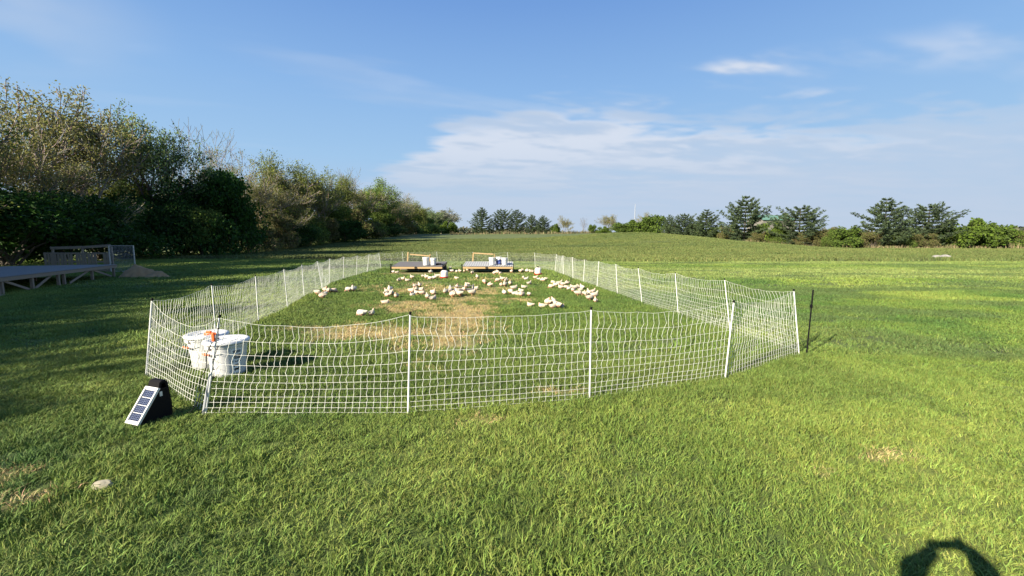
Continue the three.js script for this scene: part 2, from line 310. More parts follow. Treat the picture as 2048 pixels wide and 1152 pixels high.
{ // black step-in post beside the corner, tied back to it
  const b = onLawn(1612.6, 709.7), foot = V3(b.x, 0, -b.d), head = V3(b.x + 0.03, 1.09, -b.d);
  const t = thing('stake', 'thin black step-in stake standing outside the netting corner', 'stake', [foot.x, 0, foot.z]);
  part('shaft', new MB().tube([V3(0, -0.1, 0), V3(0.015, 0.5, 0), V3(0.03, 1.09, 0)], 0.0115, 8).geo(), M.black, t);
  part('clip', box(0.035, 0.05, 0.03, 0.02, 0.82, 0), M.black, t);
  const c = posts[4]; const p = c.foot.clone().lerp(c.head, 0.79);
  part('tie_cord', new MB().tube([p, p.clone().lerp(V3(foot.x + 0.02, 0.82, foot.z), 0.5).add(V3(0, -0.015, 0)), V3(foot.x + 0.02, 0.82, foot.z)], 0.0025, 4).geo(), M.black, fence);
}
{ // grey support tube on the corner post, clips and leads
  const c = posts[0], up = c.head.clone().sub(c.foot).normalize(), at = (f, x = 0, z = 0) => c.foot.clone().lerp(c.head, f).add(V3(x, 0, z));
  const sleeve = solo('support_stake', new MB().tube([at(-0.03, -0.018), at(0.2, -0.016), at(0.42, -0.014)], [0.02, 0.019, 0.012], 10).geo(), M.steel, 'grey metal support stake at the foot of the corner post by the energizer', 'stake');
  const cl = thing('crocodile_clip', 'orange lead clip hooked onto the corner post of the netting', 'clip', [0, 0, 0]);
  const g1 = at(0.80, -0.02, 0.025);
  part('jaw', box(0.03, 0.1, 0.024, g1.x, g1.y, g1.z, 0.01), M.orange, cl);
  part('jaw', box(0.055, 0.028, 0.02, g1.x - 0.045, g1.y + 0.055, g1.z, 0.008), M.orange, cl);
  const cord = [at(0.75, -0.02, 0.03), at(0.62, -0.055, 0.04), at(0.5, -0.03, 0.05), at(0.36, -0.08, 0.05), at(0.2, -0.05, 0.06), at(0.08, -0.09, 0.08), V3(c.foot.x - 0.16, 0.03, c.foot.z + 0.05), V3(-3.72, 0.03, -4.6), V3(-3.757, 0.1, -4.555)];
  solo('lead_cable', new MB().tube(new THREE.CatmullRomCurve3(cord).getPoints(48), 0.0045, 5).geo(), M.black, 'black lead cable running from the energizer up the corner post', 'cable');
  const chain = [at(0.97, 0.0, 0.02), at(0.85, 0.03, 0.03), at(0.7, 0.045, 0.03), at(0.55, 0.02, 0.03), at(0.42, 0.05, 0.03), at(0.33, 0.03, 0.03)];
  const t = thing('joining_cord', 'black joining cord with knots dangling from the corner post head', 'cord', [0, 0, 0]);
  const cc = new THREE.CatmullRomCurve3(chain); part('cord', new MB().tube(cc.getPoints(40), 0.003, 4).geo(), M.black, t);
  for (let k = 1; k < 7; k++) { const p = cc.getPoint(k / 7); part('knot', box(0.022, 0.012, 0.012, p.x, p.y, p.z), M.black, t); }
}

// ---------------------------------------------------------------- solar energizer
{
  const t = thing('solar_energizer', 'black solar fence energizer with tilted blue panel in a white frame', 'energizer', [-3.865, 0.01, -4.22], -0.345);
  t.rotation.y = 0.345 * -1;
  // own axes: front towards +z, x across
  const s = new THREE.Shape(); const pr = [[0.02, 0], [0.0, 0.02], [-0.2, 0.315], [-0.215, 0.39], [-0.235, 0.405], [-0.265, 0.405], [-0.285, 0.385], [-0.31, 0.14], [-0.31, 0.0]];
  const hole = [[-0.222, 0.335], [-0.23, 0.382], [-0.262, 0.384], [-0.272, 0.335]];
  pr.forEach(([z, y], i) => (i ? s.lineTo(-z, y) : s.moveTo(-z, y)));
  const h = new THREE.Path(); hole.forEach(([z, y], i) => (i ? h.lineTo(-z, y) : h.moveTo(-z, y))); h.closePath(); s.holes.push(h);
  const g = new THREE.ExtrudeGeometry(s, { depth: 0.15, bevelEnabled: true, bevelSize: 0.008, bevelThickness: 0.012, bevelSegments: 2 }); g.translate(0, 0, -0.075); g.rotateY(Math.PI / 2);
  part('body', g, M.black, t);
  const a = V3(0, 0.02, 0.0), b = V3(0, 0.325, -0.207), ang = Math.atan2(b.y - a.y, -(b.z - a.z)), L = a.distanceTo(b) + 0.02;
  const panel = new THREE.Group(); panel.position.set(0, (a.y + b.y) / 2 + 0.01, (a.z + b.z) / 2 + 0.016); panel.rotation.x = -(Math.PI / 2 - ang) ; t.add(panel); panel.name = 'solar_panel';
  const fr = part('panel_frame', plain([box(0.205, 0.03, 0.026, 0, -L / 2 + 0.015, 0), box(0.205, 0.03, 0.026, 0, L / 2 - 0.015, 0), box(0.02, L - 0.061, 0.026, -0.0925, 0, 0), box(0.02, L - 0.061, 0.026, 0.0925, 0, 0), box(0.165, L - 0.061, 0.012, 0, 0, -0.004)]), M.white, panel);
  const cellTex = (() => { const c = document.createElement('canvas'); c.width = 256; c.height = 128; const x = c.getContext('2d'); x.fillStyle = '#17223f'; x.fillRect(0, 0, 256, 128); const r = rng(4); for (let k = 0; k < 160; k++) { x.fillStyle = `rgba(${30 + r() * 35},${42 + r() * 40},${80 + r() * 50},.3)`; x.beginPath(); const cx = r() * 256, cy = r() * 128; x.moveTo(cx, cy); x.lineTo(cx + r() * 30 - 15, cy + r() * 30 - 15); x.lineTo(cx + r() * 30 - 15, cy + r() * 30 - 15); x.fill(); } x.fillStyle = '#aeb9cc'; for (let k = 1; k < 6; k++) x.fillRect(k * 256 / 6 - 1, 0, 2, 128); for (let k = 1; k < 4; k++) x.fillRect(0, k * 32 - 1, 256, 1.5); const tx = new THREE.CanvasTexture(c); tx.colorSpace = THREE.SRGBColorSpace; return tx; })();
  const cm = new THREE.MeshPhysicalMaterial({ map: cellTex, roughness: 0.25, clearcoat: 0.6, clearcoatRoughness: 0.15 });
  const ch = (L - 0.061 - 0.03) / 4;
  for (let k = 0; k < 4; k++) part('solar_cell', new THREE.BoxGeometry(0.152, ch, 0.006).translate(0, -L / 2 + 0.0305 + 0.006 + ch / 2 + k * (ch + 0.006), 0.004), cm, panel);
  part('warning_sticker', box(0.002, 0.05, 0.026, 0.0885, 0.275, -0.215, 0.0006), M.white, t);
  part('terminal', box(0.02, 0.02, 0.02, 0.03, 0.1, -0.325), M.steel, t);
}

// ---------------------------------------------------------------- feed tubs in the corner
function lathe(pts, seg = 40) { return new THREE.LatheGeometry(pts.map(([r, y]) => new THREE.Vector2(r, y)), seg); }
const grubby = speckle(256, 64, 0.95, 1, 21);
const tubMat = new THREE.MeshStandardMaterial({ color: new THREE.Color().setRGB(0.6, 0.6, 0.62), roughness: 0.45, side: THREE.DoubleSide, map: grubby });
function tub(label, x, d, turn, front) {
  const t = thing('feed_tub', label, 'tub', [x, 0, -d], turn);
  part('wall', lathe([[0.001, 0.004], [0.19, 0.004], [0.205, 0.02], [0.222, 0.2], [0.25, 0.43], [0.262, 0.435], [0.264, 0.46], [0.25, 0.465], [0.255, 0.5], [0.24, 0.5], [0.2, 0.03], [0.001, 0.02]]), tubMat, t);
  const lid = part('lid', lathe([[0.001, 0.497], [0.2, 0.497], [0.21, 0.515], [0.255, 0.522], [0.282, 0.51], [0.29, 0.485], [0.283, 0.47], [0.272, 0.478], [0.27, 0.5]]), tubMat, t);
  part('lid_ring', new THREE.TorusGeometry(0.12, 0.006, 8, 40).rotateX(Math.PI / 2).translate(0, 0.499, 0), tubMat, lid);
  part('handle', (() => { const a = []; for (let k = 0; k <= 16; k++) { const q = -0.55 + k / 16 * 1.1; a.push(V3(Math.sin(q) * 0.272, 0.4 - 0.05 * Math.cos(q * 2.4), Math.cos(q) * 0.276)); } return new MB().tube(a, 0.004, 5).geo(); })(), M.steel, t);
  part('grip', new MB().tube([V3(-0.06, 0.357, 0.283), V3(0, 0.352, 0.292), V3(0.06, 0.357, 0.283)], 0.015, 8).geo(), M.orange, t);
  part('latch', box(0.09, 0.05, 0.02, 0, 0.44, 0.268, 0.006), M.white, t);
  return t;
}
const tubA = tub('white lidded feed tub with black print and orange grip in the pen corner', -4.03, 5.95, -0.42, true);
const tubB = tub('plain white lidded feed tub behind the printed tub', -4.57, 6.32, -0.5);
{ // dark print on the side
  const c = document.createElement('canvas'); c.width = 128; c.height = 512; const x = c.getContext('2d'); x.fillStyle = '#e4e4e6'; x.fillRect(0, 0, 128, 512);
  x.fillStyle = '#77777c'; x.fillRect(14, 20, 100, 60); x.fillStyle = '#4c4c52'; x.fillRect(30, 110, 84, 100); x.fillStyle = '#8b8b90'; x.fillRect(46, 128, 40, 60);
  x.fillStyle = '#222226'; for (let k = 0; k < 4; k++) { x.fillRect(8 + k * 30, 240, 8, 46); x.fillRect(8 + k * 30, 240 + (k % 2) * 18, 22, 8); if (k % 2) x.fillRect(22 + k * 30, 248, 8, 38); }
  const blob = (ox, oy, s) => { x.beginPath(); x.ellipse(ox, oy, 30 * s, 18 * s, 0, 0, 6.3); x.fill(); x.beginPath(); x.ellipse(ox + 28 * s, oy - 20 * s, 10 * s, 12 * s, 0, 0, 6.3); x.fill(); x.fillRect(ox - 22 * s, oy, 8 * s, 36 * s); x.fillRect(ox + 14 * s, oy, 8 * s, 36 * s); };
  blob(50, 345, 1); blob(60, 430, 1.2);
  const tx = new THREE.CanvasTexture(c); tx.colorSpace = THREE.SRGBColorSpace;
  const p = [], uv = [], idx = [], N = 10;
  for (let k = 0; k <= N; k++) { const q = 1.2 + 0.55 * k / N; for (const [yy, v] of [[0.06, 0], [0.4, 1]]) { const r = lerp(0.2085, 0.249, (yy - 0.06) / 0.34) + 0.0025; p.push(Math.sin(q) * r, yy, Math.cos(q) * r); uv.push(k / N, v); } }
  for (let k = 0; k < N; k++) idx.push(2 * k, 2 * k + 2, 2 * k + 1, 2 * k + 1, 2 * k + 2, 2 * k + 3);
  const g = new THREE.BufferGeometry(); g.setAttribute('position', new THREE.Float32BufferAttribute(p, 3)); g.setAttribute('uv', new THREE.Float32BufferAttribute(uv, 2)); g.setIndex(idx); g.computeVertexNormals();
  part('printed_label', g, new THREE.MeshStandardMaterial({ map: tx, roughness: 0.5, side: THREE.DoubleSide }), tubA);
}
{ const g = new MB().tube([V3(-0.1, 0, 0), V3(0, 0.015, 0.01), V3(0.08, 0.0, -0.01)], 0.02, 7).geo(); solo('scoop_handle', g, M.orange, 'orange plastic scoop handle lying on the rear tub lid', 'scoop', [-4.4, 0.53, -6.18]); }

// ---------------------------------------------------------------- low chicken shelters with buckets on top
function pail(name, label, x, y, d, s, extra, group) {
  const t = thing(name, label, 'bucket', [x, y, -d], 0, group);
  part('wall', lathe([[0.001, 0.003], [0.14, 0.003], [0.148, 0.012], [0.162, 0.3], [0.178, 0.302], [0.178, 0.32], [0.168, 0.325], [0.172, 0.41], [0.16, 0.41], [0.14, 0.02], [0.001, 0.012]].map(([r, h]) => [r * s, h * s]), 28), tubMat, t);
  part('lid', lathe([[0.001, 0.408], [0.15, 0.408], [0.16, 0.425], [0.182, 0.425], [0.184, 0.395], [0.174, 0.392]].map(([r, h]) => [r * s, h * s]), 28), tubMat, t);
  if (extra) part('label_band', new THREE.CylinderGeometry(0.1655 * s, 0.1555 * s, 0.26 * s, 28, 1, true).translate(0, 0.155 * s, 0), extra, t);
  return t;
}
const navy = (() => { const c = document.createElement('canvas'); c.width = 256; c.height = 64; const x = c.getContext('2d'); x.fillStyle = '#1d2f6e'; x.fillRect(0, 0, 256, 64); const r = rng(8); for (let k = 0; k < 34; k++) { x.fillStyle = ['#d9e2f2', '#5d78b8', '#0f1a44', '#8fa5d2'][k % 4]; x.beginPath(); x.ellipse(r() * 256, r() * 64, 3 + r() * 11, 3 + r() * 8, r() * 3, 0, 6.3); x.fill(); } const t = new THREE.CanvasTexture(c); t.colorSpace = THREE.SRGBColorSpace; return new THREE.MeshStandardMaterial({ map: t, roughness: 0.5 }); })();
function shelter(label, x0, x1, d, ribbed) {
  const w = x1 - x0, xc = (x0 + x1) / 2, t = thing('chicken_shelter', label, 'shelter', [xc, 0, -d]), D = 1.95, f = 0.36, b = 0.55;
  if (ribbed) { const m = new MB(), N = 84; for (let i = 0; i <= N; i++) { const x = -w / 2 + w * i / N, y = Math.sin(i * Math.PI / 2) * 0.016; for (const [zz, yy] of [[0.05, f], [-D, b]]) { m.v(x, yy + y + 0.022, zz); } } for (let i = 0; i < N; i++) { m.tri(2 * i, 2 * i + 2, 2 * i + 1); m.tri(2 * i + 1, 2 * i + 2, 2 * i + 3); } part('roof_sheet', m.geo(), M.paletin, t); }
  else { const g = box(w, 0.016, D + 0.05, 0, 0, 0); g.rotateX(Math.atan2(b - f, D)); g.translate(0, (f + b) / 2 + 0.012, -D / 2 + 0.02); part('roof_sheet', g, M.tin, t); }
  part('front_beam', box(w - 0.02, 0.11, 0.045, 0, f - 0.06, 0.0), M.wood, t);
  part('rear_beam', box(w - 0.02, 0.12, 0.045, 0, b - 0.075, -D), M.wood, t);
  for (const s of [-1, 1]) {
    part('side_rail', beam(V3(s * (w / 2 - 0.05), f - 0.08, -0.03), V3(s * (w / 2 - 0.05), b - 0.08, -D + 0.03), 0.04, 0.09), M.wood, t);
    const pl = new THREE.Shape(); pl.moveTo(-0.09, 0); pl.lineTo(0.09, 0); pl.lineTo(0.07, 0.44); pl.absarc(0, 0.46, 0.07, 0, Math.PI); pl.closePath();
    const g = new THREE.ExtrudeGeometry(pl, { depth: 0.04, bevelEnabled: false }); g.rotateY(Math.PI / 2); g.translate(s * (w / 2 + 0.03) - 0.02, 0, -0.02); part('end_bracket', g, M.black, t);
    part('rear_leg', box(0.045, b - 0.14, 0.045, s * (w / 2 - 0.06), (b - 0.14) / 2, -D + 0.055), M.wood, t);
  }
  part('hook', plain([new THREE.TorusGeometry(0.055, 0.02, 8, 16).translate(-0.06, f - 0.06, 0.045)]), M.black, t);
  part('back_board', box(w - 0.14, 0.3, 0.018, 0, 0.2, -D + 0.1), M.oldwood, t);
  return t;
}
M.paletin = mat([0.33, 0.33, 0.32], 0.8);
M.zinc = mat([0.26, 0.25, 0.25], 0.7);
const sd = 24.9, sx = (px) => bearing(px, sd);
const shA = shelter('low chicken shelter with flat dark grey roof and two buckets', sx(783), sx(885), sd, false);
const shB = shelter('low chicken shelter with pale ribbed metal roof and three buckets', sx(925), sx(1026), sd, true);
function pullFrame(t, pxa, ya, pxb, yb, barA, barB) {                    // timber pull handle at the rear edge
  const d = sd + 2.02, at = (px, py) => V3(bearing(px, d) - t.position.x, heightAt(py, d), -d - t.position.z);
  const A = at(pxa, ya), B = at(pxb, yb), a0 = V3(A.x - 0.06, 0.3, A.z), b0 = V3(B.x - 0.03, 0.3, B.z);
  part('handle_upright', beam(a0, A, 0.075, 0.04), M.wood, t); part('handle_upright', beam(b0, B, 0.06, 0.04), M.wood, t);
  part('handle_bar', beam(at(...barA).add(V3(0, 0, 0.05)), at(...barB).add(V3(0, 0, 0.05)), 0.075, 0.04), M.wood, t);
}
pullFrame(shA, 817, 504, 861, 508, [821, 508.5], [861, 512]);
pullFrame(shB, 947, 505.5, 989, 508, [947, 506], [987, 508.5]);
const topY = (off) => 0.36 + 0.19 * off / 1.95 + 0.026;
pail('bucket', 'taller white bucket on the dark grey shelter roof', bearing(852.5, sd + 0.35), topY(0.35), sd + 0.35, 1.12);
pail('bucket', 'shorter white bucket beside it on the dark grey shelter roof', bearing(867, sd + 0.42), topY(0.42), sd + 0.42, 1.0);
pail('bucket', 'white bucket at the inner end of the ribbed shelter roof group', bearing(984, sd + 0.35), topY(0.35) + 0.014, sd + 0.35, 1.05);
pail('bucket', 'bucket with dark blue printed label between two white buckets', bearing(998, sd + 0.6), topY(0.6) + 0.014, sd + 0.6, 1.05, navy);
pail('bucket', 'white bucket at the outer end of the ribbed shelter roof', bearing(1009, sd + 0.4), topY(0.4) + 0.014, sd + 0.4, 1.0);
{ const t = thing('tray', 'shallow dark tray on the dark grey shelter roof beside the buckets', 'tray', [bearing(877.5, sd + 0.6), topY(0.6), -sd - 0.6]); part('bottom', box(0.3, 0.012, 0.22, 0, 0.006, 0), M.black, t); for (const s of [-1, 1]) { part('rim', box(0.3, 0.07, 0.012, 0, 0.047, s * 0.105), M.black, t); part('rim', box(0.012, 0.07, 0.198, s * 0.144, 0.047, 0), M.black, t); } }
function drinker(label, px, py) {
  const b = onLawn(px, py), t = thing('drinker', label, 'drinker', [b.x, 0, -b.d]);
  part('tray', lathe([[0.001, 0.03], [0.2, 0.03], [0.205, 0.1], [0.215, 0.1], [0.215, 0.012], [0.001, 0.012]], 28), mat([0.5, 0.03, 0.02], 0.4), t);
  part('tank', lathe([[0.15, 0.05], [0.175, 0.06], [0.178, 0.3], [0.165, 0.36], [0.11, 0.4], [0.05, 0.41], [0.001, 0.41]], 28), mat([0.72, 0.66, 0.58], 0.4), t);
  part('cap', lathe([[0.001, 0.47], [0.05, 0.47], [0.06, 0.455], [0.06, 0.405]], 16), M.black, t);
}
drinker('white jug drinker with red tray beside the dark grey shelter', 889, 557); drinker('white jug drinker with red tray near the far side netting', 1076, 550);
{ // metal trough feeder with pointed end plates
  const a = onLawn(899, 584), b = onLawn(948, 582), t = thing('trough_feeder', 'galvanised trough feeder with two pointed grey end plates', 'feeder', [(a.x + b.x) / 2, 0, -(a.d + b.d) / 2]), w = b.x - a.x;
  t.rotation.y = Math.atan2(b.d - a.d, w);
  for (const s of [-1, 1]) { const sh = new THREE.Shape(); sh.moveTo(-0.13, 0); sh.lineTo(0.13, 0); sh.lineTo(0.02, 0.27); sh.lineTo(-0.02, 0.27); sh.closePath(); const g = new THREE.ExtrudeGeometry(sh, { depth: 0.012, bevelEnabled: false }); g.rotateY(0.9 * s); g.translate(s * w / 2, 0, 0); part('end_plate', g, M.zinc, t); }
  const sh = new THREE.Shape(); sh.moveTo(-0.08, 0.1); sh.lineTo(-0.05, 0.02); sh.lineTo(0.05, 0.02); sh.lineTo(0.08, 0.1); sh.lineTo(0.07, 0.1); sh.lineTo(0.045, 0.03); sh.lineTo(-0.045, 0.03); sh.lineTo(-0.07, 0.1); sh.closePath();
  part('trough', new THREE.ExtrudeGeometry(sh, { depth: w - 0.03, bevelEnabled: false }).rotateY(Math.PI / 2).translate(-w / 2 + 0.015, 0, 0), M.zinc, t);
  part('spindle', beam(V3(-w / 2, 0.2, 0), V3(w / 2, 0.2, 0), 0.02, 0.02), M.zinc, t);
}

// ---------------------------------------------------------------- bodies meshed from a distance field
function nets(sdf, lo, hi, cell, colour) {
  const nx = Math.ceil((hi[0] - lo[0]) / cell) + 1, ny = Math.ceil((hi[1] - lo[1]) / cell) + 1, nz = Math.ceil((hi[2] - lo[2]) / cell) + 1, F = new Float32Array(nx * ny * nz), id = (i, j, k) => i + nx * (j + ny * k);
  for (let k = 0; k < nz; k++) for (let j = 0; j < ny; j++) for (let i = 0; i < nx; i++) F[id(i, j, k)] = sdf(lo[0] + i * cell, lo[1] + j * cell, lo[2] + k * cell);
  const vert = new Int32Array(nx * ny * nz).fill(-1), b = new MB();
  const E = [[0, 1], [2, 3], [4, 5], [6, 7], [0, 2], [1, 3], [4, 6], [5, 7], [0, 4], [1, 5], [2, 6], [3, 7]];
  for (let k = 0; k < nz - 1; k++) for (let j = 0; j < ny - 1; j++) for (let i = 0; i < nx - 1; i++) {
    const f = []; for (let c = 0; c < 8; c++) f.push(F[id(i + (c & 1), j + ((c >> 1) & 1), k + (c >> 2))]);
    let x = 0, y = 0, z = 0, n = 0;
    for (const [p, q] of E) if ((f[p] < 0) !== (f[q] < 0)) { const t = f[p] / (f[p] - f[q]); x += lerp(p & 1, q & 1, t); y += lerp((p >> 1) & 1, (q >> 1) & 1, t); z += lerp(p >> 2, q >> 2, t); n++; }
    if (n) { const X = lo[0] + (i + x / n) * cell, Y = lo[1] + (j + y / n) * cell, Z = lo[2] + (k + z / n) * cell; vert[id(i, j, k)] = b.v(X, Y, Z, colour(X, Y, Z)); }
  }
  for (let k = 1; k < nz - 1; k++) for (let j = 1; j < ny - 1; j++) for (let i = 1; i < nx - 1; i++) {
    const f = F[id(i, j, k)] < 0, quad = (a, c, d, e, s) => { if (s) { b.tri(a, c, d); b.tri(a, d, e); } else { b.tri(a, d, c); b.tri(a, e, d); } };
    if (f !== F[id(i + 1, j, k)] < 0) quad(vert[id(i, j - 1, k - 1)], vert[id(i, j, k - 1)], vert[id(i, j, k)], vert[id(i, j - 1, k)], f);
    if (f !== F[id(i, j + 1, k)] < 0) quad(vert[id(i - 1, j, k - 1)], vert[id(i - 1, j, k)], vert[id(i, j, k)], vert[id(i, j, k - 1)], f);
    if (f !== F[id(i, j, k + 1)] < 0) quad(vert[id(i - 1, j - 1, k)], vert[id(i, j - 1, k)], vert[id(i, j, k)], vert[id(i - 1, j, k)], f);
  }
  return b.geo();
}
const smin = (a, b, k) => { const h = Math.max(k - Math.abs(a - b), 0) / k; return Math.min(a, b) - h * h * k * 0.25; };
const cone = (x, y, z, a, b, ra, rb) => { const bx = b[0] - a[0], by = b[1] - a[1], bz = b[2] - a[2], px = x - a[0], py = y - a[1], pz = z - a[2], t = clamp((px * bx + py * by + pz * bz) / (bx * bx + by * by + bz * bz)); return Math.hypot(px - bx * t, py - by * t, pz - bz * t) - lerp(ra, rb, t); };
const egg = (x, y, z, c, r) => { const a = (x - c[0]) / r[0], b = (y - c[1]) / r[1], d = (z - c[2]) / r[2], k = Math.hypot(a, b, d); return (k - 1) * Math.min(...r) * 1.0; };

// chickens: young white broilers, faces +x
function chickenShape(pose) {
  const lie = pose === 'lie', peck = pose === 'peck', preen = pose === 'preen', by = lie ? 0.085 : 0.15;
  const neck0 = [0.085, by + 0.035, 0], head = peck ? [0.18, 0.045, 0.01] : preen ? [-0.01, by + 0.13, 0.06] : lie ? [0.125, by + 0.1, 0] : [0.14, by + 0.135, 0];
  const beakDir = peck ? [0.6, -0.8, 0] : preen ? [-0.85, -0.3, 0.3] : [1, -0.1, 0];
  const beak = head.map((v, i) => v + beakDir[i] * 0.042), legs = lie ? [] : [-1, 1];
  const beakD = (x, y, z) => cone(x, y, z, head, beak, 0.014, 0.004);
  const combD = (x, y, z) => egg(x, y, z, [head[0] - 0.002, head[1] + 0.026, head[2]], [0.017, 0.012, 0.006]);
  const legD = (x, y, z) => { let m = 1; for (const s of legs) { m = Math.min(m, cone(x, y, z, [-0.01, by - 0.04, s * 0.05], [-0.02, 0.06, s * 0.052], 0.03, 0.013), cone(x, y, z, [-0.02, 0.06, s * 0.052], [-0.005, 0.012, s * 0.054], 0.011, 0.01), cone(x, y, z, [-0.025, 0.008, s * 0.054], [0.045, 0.006, s * 0.06], 0.009, 0.006)); } return m; };
  const sdf = (x, y, z) => {
    let d = egg(x, y, z, [0, by, 0], [0.135, 0.092, 0.092]);
    d = smin(d, egg(x, y, z, [0.07, by + 0.0, 0], [0.075, 0.083, 0.078]), 0.04);
    d = smin(d, cone(x, y, z, [-0.09, by + 0.02, 0], [-0.175, by + 0.055, 0], 0.055, 0.022), 0.04);
    for (const s of [-1, 1]) d = smin(d, egg(x, y, z, [-0.02, by + 0.012, s * 0.082], [0.09, 0.05, 0.022]), 0.012);
    d = smin(d, cone(x, y, z, neck0, head, 0.05, 0.027), 0.035);
    d = smin(d, egg(x, y, z, head, [0.034, 0.03, 0.027]), 0.015);
    d = smin(d, beakD(x, y, z), 0.006); d = Math.min(d, combD(x, y, z)); d = smin(d, legD(x, y, z), 0.015);
    return d;
  };
  const colour = (x, y, z) => {
    if (combD(x, y, z) < 0.006) return [0.5, 0.06, 0.05];
    if (Math.hypot(x - head[0], y - head[1], z - head[2]) > 0.035 && beakD(x, y, z) < 0.006) return [0.6, 0.38, 0.12];
    if (!lie && legD(x, y, z) < 0.004 && y < by - 0.07) return [0.62, 0.33, 0.16];
    if (Math.hypot(x - head[0] - 0.012, y - head[1] + 0.012, Math.abs(z - head[2]) - 0.02) < 0.018) return [0.6, 0.22, 0.17];
    const n = hash(Math.round(x * 120) + 500, Math.round(y * 120) + Math.round(z * 120) * 31), skin = y < by - 0.02 && noise(x * 30 + 9, z * 30 + 4) > 0.3;
    return skin ? [0.42, 0.24, 0.17] : [0.42 + 0.14 * n, 0.385 + 0.14 * n, 0.31 + 0.14 * n];
  };
  return nets(sdf, [-0.23, -0.01, -0.13], [0.25, 0.36, 0.13], 0.0125, colour);
}
const chickenGeo = { stand: chickenShape('stand'), peck: chickenShape('peck'), lie: chickenShape('lie'), preen: chickenShape('preen') };
const featherMats = [[1, 1, 1], [1, 0.94, 0.82], [1, 0.86, 0.78], [0.82, 0.78, 0.72]].map((c) => vmat(0.95, { color: new THREE.Color().setRGB(...c) }));
{
  const rr = rng(321), kinds = ['stand', 'peck', 'lie', 'peck', 'stand', 'preen', 'lie'];
  const Z1 = (p) => [620 + p[0] / 6.827, 560 + p[1] / 6.827], Z2 = (p) => [880 + p[0] / 6.0235, 540 + p[1] / 6.0235], Z3 = (p) => [740 + p[0] / 5.389, 480 + p[1] / 5.389];
  const flocks = [
    ['white chicken huddled at the shaded netting', 'huddle by the shaded side netting', Z1, [[105, 208], [170, 258], [200, 203], [210, 172], [258, 186], [322, 178]]],
    ['white chicken of the pair near the shaded netting', 'pair resting near the shaded netting', Z1, [[530, 166], [598, 162]]],
    ['white chicken in the cluster beside the worn strip', 'cluster beside the worn strip', Z1, [[1058, 192], [1095, 160], [1062, 242], [1035, 215], [1112, 222], [1182, 252]]],
    ['white chicken in the bunch before the feeder', 'bunch between cluster and feeder', Z1, [[1440, 112], [1498, 107], [1385, 187], [1448, 165], [1512, 152], [1400, 222], [1458, 207], [1528, 212]]],
    ['white chicken of the trio near the feeder', 'trio near the feeder', Z1, [[1680, 212], [1605, 268], [1677, 278]]],
    ['white chicken round the trough feeder', 'chickens round the trough feeder', Z2, [[70, 292], [122, 272], [208, 226], [150, 334], [192, 312], [238, 318], [212, 272], [288, 258], [335, 198], [427, 242], [322, 222]]],
    ['white chicken scattered before the ribbed shelter', 'scattered before the ribbed shelter', Z2, [[200, 112], [450, 108], [390, 57], [535, 168], [602, 208]]],
    ['white chicken in the mid pen knot', 'loose knot in mid pen', Z2, [[700, 148], [752, 132], [797, 152], [740, 192], [787, 204], [847, 187], [892, 234], [1012, 224]]],
    ['white chicken in the line at the worn patch', 'line at the worn patch edge', Z2, [[775, 302], [850, 292], [902, 304], [947, 314], [987, 328], [975, 272], [1072, 322]]],
    ['white chicken of the trio before the far drinker', 'trio between knot and drinker', Z2, [[1005, 112], [1037, 132], [1072, 188]]],
    ['white chicken round the far drinker', 'chickens round the far drinker', Z2, [[1150, 114], [1187, 124], [1222, 142], [1248, 147], [1272, 128], [1155, 52], [1122, 42], [1090, 38], [1050, 32], [1002, 30], [967, 32]]],
    ['white chicken at the ribbed shelter opening', 'resting before the ribbed shelter', Z2, [[655, 57], [690, 48], [727, 57], [860, 37]]],
    ['white chicken in the long row by the netting', 'long row along the sunlit netting', Z2, [[1360, 172], [1395, 202], [1340, 227], [1436, 192], [1456, 238], [1480, 197], [1520, 232], [1530, 182], [1556, 252], [1590, 222], [1606, 272], [1626, 242], [1652, 232], [1662, 314], [1692, 258], [1712, 242], [1736, 312], [1762, 324], [1792, 314], [1842, 288], [1858, 342]]],
    ['white chicken in the heap behind the front netting', 'resting heap behind the front netting', Z2, [[1235, 457], [1300, 432], [1366, 424], [1392, 442], [1360, 477], [1422, 472], [1452, 466]]],
    ['white chicken beside the dark grey shelter opening', 'under the dark grey shelter', Z3, [[250, 360], [290, 360], [655, 364]]],
    ['white chicken before the dark grey shelter', 'grazing before the dark grey shelter', Z3, [[310, 447], [355, 438], [405, 448], [455, 423], [570, 408], [610, 423], [650, 433], [690, 428], [720, 412]]],
    ['white chicken between the two shelters', 'chickens between the two shelters', Z3, [[742, 404], [768, 412], [865, 315], [885, 352], [935, 358], [970, 353], [1020, 343], [1060, 343]]],
  ];
  const put = (px, py, label, group, pose, turn) => {
    const b = onLawn(px, py), s = 0.64 + 0.22 * rr(), c = part(numbered('chicken'), chickenGeo[pose], featherMats[Math.floor(rr() * 4)], scene);
    c.position.set(b.x, 0, -b.d); c.rotation.y = turn ?? rr() * 6.283; c.scale.setScalar(s); tag(c, label, 'chicken', group);
  };
  const nth = ['first', 'second', 'third', 'fourth', 'fifth', 'sixth', 'seventh', 'eighth', 'ninth', 'tenth', 'eleventh', 'twelfth', 'thirteenth', 'fourteenth', 'fifteenth', 'sixteenth', 'seventeenth', 'eighteenth', 'nineteenth', 'twentieth', 'twenty-first'];
  for (const [label, group, Z, list] of flocks) list.map(Z).sort((a, b) => a[0] - b[0]).forEach(([px, py], i) => put(px, py, `${nth[i]} ${label}, counted from the hedgerow side`, group, kinds[Math.floor(rr() * kinds.length)]));
  put(724, 635, 'white chicken pecking alone at the front beside the standing one', null, 'peck', Math.PI * 0.95);
  put(743, 633.5, 'white chicken standing upright beside the pecking one near front netting', null, 'stand', Math.PI * 0.4);
  put(771, 608.5, 'white chicken lying on the edge of the straw strip', null, 'lie', 0.2);
